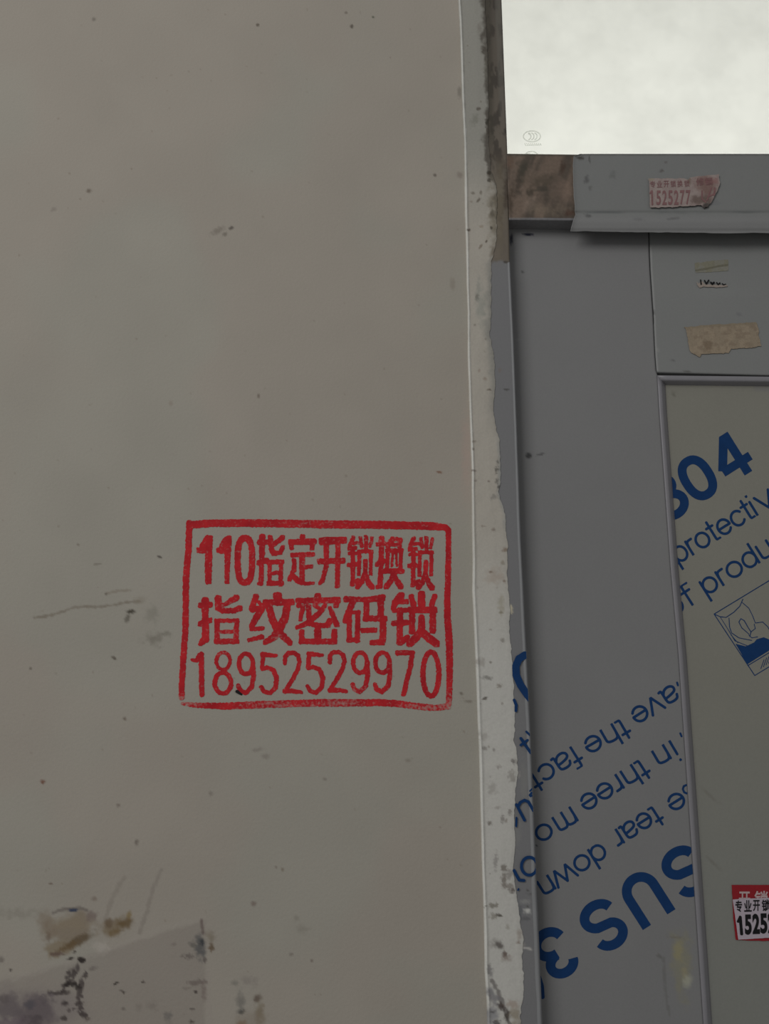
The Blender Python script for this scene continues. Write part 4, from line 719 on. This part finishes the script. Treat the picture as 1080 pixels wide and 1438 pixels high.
ch(l1, 'character', suo(407, 6), .9)
l2 = stampline('text_line', 'middle line of five larger characters')
ch(l2, 'character', [sA((44, 40), (278, 640), (280, 760)), sA((40, 46), (280, 760), (282, 895)), sA((40, 22), (280, 895), (245, 932)), sA(34, (250, 672), (312, 668)), sA(34, (248, 795), (308, 772)), sA(44, (366, 628), (368, 680)), sA((40, 30), (368, 685), (400, 706), (470, 708)), sA((28, 34), (470, 708), (510, 690)), sA((36, 20), (488, 620), (405, 668)),
   sA(32, (358, 778), (360, 915)), sA((22, 26), (360, 774), (495, 774)), sA((26, 34), (492, 778), (484, 912)), sA(34, (355, 914), (490, 912)), sA(20, (370, 850), (485, 848))], 1.1)
ch(l2, 'character', [sA(32, (622, 612), (612, 640), (590, 690)), sA(34, (598, 700), (640, 692)), sA((40, 32), (660, 690), (625, 750), (592, 812)), sA(24, (590, 832), (664, 826)), sA((24, 28), (576, 905), (660, 884)), sA(20, (640, 650), (660, 676)), sA((56, 46), (766, 612), (770, 650)), sA((36, 42), (684, 652), (858, 650)), sA((44, 46), (836, 655), (815, 760), (768, 850)), sA((46, 30), (768, 850), (740, 885), (684, 920)), sA((46, 40), (706, 670), (730, 765), (770, 845)), sA((42, 30), (770, 845), (850, 925))], 1.2)
ch(l2, 'character', [sB(40, (78, 612), (80, 640)), sB((34, 38), (-55, 640), (212, 636)), sB(30, (-46, 640), (-50, 672)), sB(32, (206, 640), (200, 672)), sB((28, 24), (-22, 678), (-38, 765)), sB((34, 30), (16, 680), (20, 760), (34, 792)), sB((30, 34), (30, 796), (80, 808), (145, 806), (160, 776)), sB((24, 30), (128, 670), (90, 720), (20, 780)), sB((30, 22), (10, 788), (-62, 822)), sB((24, 20), (56, 668), (96, 700)), sB((24, 34), (160, 690), (204, 800)),
   sB(32, (-30, 850), (-30, 912)), sB(34, (-32, 914), (192, 914)), sB(44, (78, 845), (78, 905)), sB(36, (190, 850), (186, 910))], 1.3)
ch(l2, 'character', [sB((38, 30), (272, 630), (364, 632)), sB((36, 32), (318, 640), (285, 720), (262, 775)), sB(32, (290, 740), (290, 905)), sB(24, (290, 718), (352, 718)), sB(30, (348, 720), (344, 908)), sB(28, (288, 904), (346, 904)), sB((30, 44), (388, 634), (510, 622)), sB(36, (406, 655), (404, 758)), sB(36, (400, 760), (528, 760)), sB(38, (502, 630), (502, 760)), sB(40, (518, 762), (516, 905)), sB(34, (512, 920), (446, 922)), sB(30, (382, 840), (462, 838))], 1.4)
ch(l2, 'character', [sB((40, 30), (640, 604), (600, 650), (586, 690)), sB(28, (612, 648), (676, 646)), sB(26, (592, 706), (676, 704)), sB(34, (590, 792), (672, 788)), sB(38, (632, 706), (630, 915)), sB((42, 28), (630, 920), (682, 886)), sB((30, 36), (708, 612), (722, 665)), sB(46, (777, 598), (777, 690)), sB((32, 28), (864, 612), (844, 668)), sB(40, (706, 702), (862, 702)), sB(38, (713, 705), (712, 846)), sB(40, (853, 705), (852, 840)), sB((38, 44), (778, 755), (776, 840)), sB((40, 40), (776, 842), (740, 890), (694, 930)), sB((42, 42), (780, 850), (830, 895), (876, 930))], 1.5)
l3 = stampline('text_line', 'bottom line of thin digits 18952529970')
nine = lambda q, dx, dy, w: [q(w, *[(x+dx, y+dy) for x, y in ell(553, 1065, 47, 68)]), q((w+2, w), *[(x+dx, y+dy) for x, y in [(600, 1060), (604, 1150), (590, 1225), (550, 1262), (515, 1245), (503, 1212)]])]
two = lambda q, dx, dy: [q(26, *[(x+dx, y+dy) for x, y in [(816, 1060), (818, 1015), (840, 992), (875, 990), (905, 1010), (914, 1050), (905, 1095), (872, 1160), (822, 1240)]]), q((34, 22), *[(x+dx, y+dy) for x, y in [(818, 1248), (870, 1248), (926, 1256)]])]
five = lambda q, dx, dy: [q((34, 20), *[(x+dx, y+dy) for x, y in [(668, 1002), (755, 1010)]]), q(26, *[(x+dx, y+dy) for x, y in [(668, 1000), (662, 1098)]]), q((22, 30), *[(x+dx, y+dy) for x, y in [(662, 1102), (695, 1088), (738, 1108), (760, 1160)]]), q((30, 24), *[(x+dx, y+dy) for x, y in [(760, 1160), (752, 1225), (715, 1262), (675, 1252), (656, 1220)]])]
ch(l3, 'digit', [sA(32, (252, 1000), (256, 1270)), sA((36, 20), (248, 1005), (220, 1042), (192, 1040))], 2.1)
ch(l3, 'digit', [sA(22, *ell(400, 1046, 46, 57)), sA(28, *ell(398, 1194, 55, 70))], 2.2)
ch(l3, 'digit', nine(sA, 0, 0, 27), 2.3)
ch(l3, 'digit', five(sA, 0, 0), 2.4)
ch(l3, 'digit', two(sA, 0, 0), 2.5)
ch(l3, 'digit', five(sA, 311, -4), 2.6)
ch(l3, 'digit', two(sB, -657, -6), 2.7)
ch(l3, 'digit', nine(sB, -190, -8, 27), 2.8)
ch(l3, 'digit', nine(sB, -40, -8, 27), 2.9)
ch(l3, 'digit', [sB((32, 30), (614, 992), (716, 990)), sB((30, 30), (714, 995), (702, 1080), (655, 1270))], 3.1)
ch(l3, 'digit', [sB(32, *ell(840, 1133, 54, 148))], 3.2)
# dark fleck on the third digit
o = ink('ink_fleck', [([(333, 971), (339, 975)], (5, 3))], M_black, stamp, lambda x, y: wall_y(x, y)-.0003, .5, .5, fade=None)

# ================================================================== STICKERS
def torn(name, label, cat, poly, Y, m, thick=.00018, rag=.5, colfn=None, step=.6, seed=0.0, group=None):
    c = np.mean(poly, 0); yb = max(p[1] for p in poly)
    root = empty(name, tuple(P(c[0], yb, Y)[0]), label, cat)
    o = ink('paper', [], m, root, Y, step, rag, 5.0, polys=[poly], colfn=colfn, seed=seed)
    s = o.modifiers.new('thickness', 'SOLIDIFY'); s.thickness = thick; s.offset = -1
    return root
# faded pink sticker on the lintel film
YF = -0.0030
def pink(px, py):
    base = np.tile(alb((114, 104, 100)), (len(px), 1))
    return paint(px, py, base, [('f', lambda x, y: sst(.45, .6, fbm(x, y, 9, 3, 3)), (107, 95, 92), .7), ('b', 990, 262, 14, 17, -10, (88, 68, 63), .85, .6, .7), ('b', 985, 280, 15, 8, 0, (72, 60, 54), .8, .6, .6), ('b', 968, 254, 3, 6, 0, (86, 74, 66), .8, .6, .6), ('b', 1000, 254, 12, 5, -5, (100, 68, 66), .6, .6, .7), ('b', 914, 252, 5, 3, 0, (104, 98, 82), .6, .6, .7), ('b', 990, 290, 8, 4, -40, (44, 40, 38), .9, .5, .6)])
st = torn('torn_sticker', 'faded pink sticker with red number on the grey lintel, right end smeared and torn', 'sticker', [(911, 251), (960, 250.5), (966, 252), (974, 248), (1009, 245), (1012, 256), (1007, 270), (1001, 281), (994, 290), (988, 292), (985, 288), (958, 290), (913, 292)], YF, M_faded, rag=1.2, colfn=pink)
for i, c in enumerate('专业开锁换锁'):
    word('lettering', c, (913+i*9.6, 263.5-i*.25), (920.5+i*9.6, 263.3-i*.25), 9.2, M_fprint, st, YF-.0003, .012, fit=True)
for i, c in enumerate('修锁'):
    word('lettering', c, (978+i*12.5, 261-i*.8), (989+i*12.5, 260.2-i*.8), 11, M_fprint, st, YF-.0003, .012, fit=True)
ink('lettering', [([(915.6, 268), (916.2, 287)], 2.3), ([(915.4, 268), (912.9, 271.5)], 2.0)], M_fprint, st, YF-.0003, .35, .2)
for i, c in enumerate('1525277'):
    if i: word('lettering', c, (913.5+i*8.3, 288.0-i*.1), (919.8+i*8.3-(1.6 if c == '1' else 0), 288.0-i*.1), 20.5, M_fprint, st, YF-.0003, .02, fit=True)
ink('lettering', [([(986, 268), (986, 279), (991, 284)], 2), ([(999, 264), (993, 281)], 2.2), ([(1004, 264), (1003, 274)], 2.2), ([(995, 276), (1004, 272)], 1.8)], M_fprint, st, YF-.0003, .4, .3)
# rest of a sticker on the top rail, black digits cut in half
YR = YS-.0008
st = torn('sticker_scrap', 'thin torn white sticker scrap with cut-off black digits, on the top rail', 'sticker', [(977, 393.5), (981, 398), (986, 395), (990, 399), (1000, 399.5), (1008, 400), (1018, 400), (1023, 400.6), (1021, 402.6), (1008, 403.4), (995, 403), (987, 402.4), (983, 404), (979.5, 401)], YR, M_faded, rag=.8, step=.4, colfn=lambda x, y: np.tile(alb((112, 103, 96)), (len(x), 1)))
ink('lettering', [([(984.0, 393.4), (984.8, 399)], 1.8), ([(989.6, 394), (992, 398.6), (995.2, 393.8)], 2.1), ([(998.4, 396.6), (1000.4, 399.2), (1002.6, 396.8)], 2.6), ([(1006.6, 397), (1008.8, 399.6), (1011, 397.4)], 1.9), ([(1014.6, 398.4), (1016.4, 400.0), (1019, 399)], 1.7)], M_black, st, YR-.0003, .35, .3)
# tapes
def tape_col(px, py):
    base = np.tile(alb((106, 96, 82)), (len(px), 1))
    return paint(px, py, base, [('f', lambda x, y: sst(.45, .58, fbm(x, y, 7, 4, 3.3)), (113, 102, 87), .7), ('f', lambda x, y: sst(.5, .7, fbm(x, y, 5, 4, 6.3)), (94, 83, 70), .6), ('b', 995, 484, 7, 9, -30, (84, 72, 58), .7, .8, .7), ('f', lambda x, y: 1-sst(1.5, 3.5, y-(459-(x-964)*.06)), (94, 86, 72), .6)])
torn('adhesive_tape', 'beige paper tape strip stuck slightly tilted on the top rail, above the moulding', 'tape', [(962, 459.5), (990, 456.5), (1062, 452.5), (1065, 462), (1066, 472), (1069, 486), (1060, 488), (1027, 490), (1024, 496), (985, 497), (983, 501), (979, 499), (970, 495), (966, 478), (964, 465)], YR, M_faded, colfn=tape_col, rag=1.2, thick=.0003)
def tape2(px, py):
    base = np.tile(alb((93, 91, 79)), (len(px), 1))
    return paint(px, py, base, [('f', lambda x, y: sst(.45, .6, fbm(x, y, 9, 4, 1.3)), (96, 95, 88), .8), ('l', [(976, 380), (995, 377), (1008, 374), (1022, 372)], 1.6, (74, 72, 60), .8, .3)])
torn('tape_residue', 'faint olive tape residue on the top rail just above the cut-off black digits', 'tape', [(975, 369), (1000, 366.5), (1023, 364), (1023, 380), (1004, 382), (977, 383)], YS-.0003, M_faded, colfn=tape2, rag=1.0, thick=.0001)
# the two stickers low on the panel
YQ = YP-.0008
o1 = torn('red_sticker', 'red sticker with white characters on the door panel, mostly covered by a white sticker', 'sticker', [(1027.6, 1242.8), (1060, 1242.8), (1160, 1243), (1160, 1318), (1072, 1321.5), (1033.5, 1320), (1030, 1290)], YQ, M_red, rag=.4)
word('lettering', '开', (1037.5, 1274), (1053.5, 1274), 22, M_wprint, o1, YQ-.0003, .02, fit=True)
word('lettering', '锁', (1059.5, 1274), (1079.5, 1274), 23, M_wprint, o1, YQ-.0003, .02, fit=True)
o2 = torn('number_sticker', 'white sticker with black number 15252 pasted over the red sticker', 'sticker', [(1029, 1263.2), (1045, 1262), (1165, 1258), (1168, 1312), (1070, 1317.5), (1037, 1319.6), (1033, 1290)], YQ-.0008, M_white, rag=.3)
YW = YQ-.0011
for c, x0, x1, yb, h in [('专', 1033, 1042.4, 1281, 16.5), ('业', 1045.2, 1055.8, 1280.4, 16.2), ('开', 1057.6, 1067.4, 1279.6, 15.6), ('锁', 1070, 1081.5, 1279.8, 16.6)]:
    word('lettering', c, (x0, yb), (x1, yb-.2), h, M_black, o2, YW, .022, fit=True)
ink('lettering', [([(1039.6, 1288), (1041.6, 1311.5)], 4.2), ([(1039.4, 1288), (1036.6, 1294)], 3.6)], M_black, o2, YW, .35, .2)
for c, x0, x1, yb in [('5', 1046.4, 1056, 1312.8), ('2', 1057.2, 1067.4, 1311.8), ('5', 1068, 1078, 1311.2), ('2', 1078.8, 1088.6, 1310.6)]:
    word('lettering', c, (x0, yb), (x1, yb-.3), 28.5, M_black, o2, YW, .045, fit=True)

# ================================================================== surroundings that the photograph implies
boxm('wall_right', XR+0.056, XR+0.9, 0.0, 0.10, 0.0, ZT, M_wall, None, 'structure', rgb=(121, 116, 108))
boxm('floor', -1.6, XR+0.9, -2.6, 2.6, -0.05, 0.0, M_floor, None, 'structure')
boxm('ceiling', -0.7, XR+0.9, 0.10, 2.6, ZT+.0, ZT+.05, M_room, None, 'structure')
boxm('wall_back', -0.7, XR+0.9, 2.6, 2.65, 0, ZT+.05, M_room, None, 'structure')
boxm('wall_east', XR+0.901, XR+0.95, 0.10, 2.6, 0, ZT+.05, M_room, None, 'structure')
boxm('wall_west', -0.75, -0.701, 0.10, 2.6, 0, ZT+.05, M_room, None, 'structure')
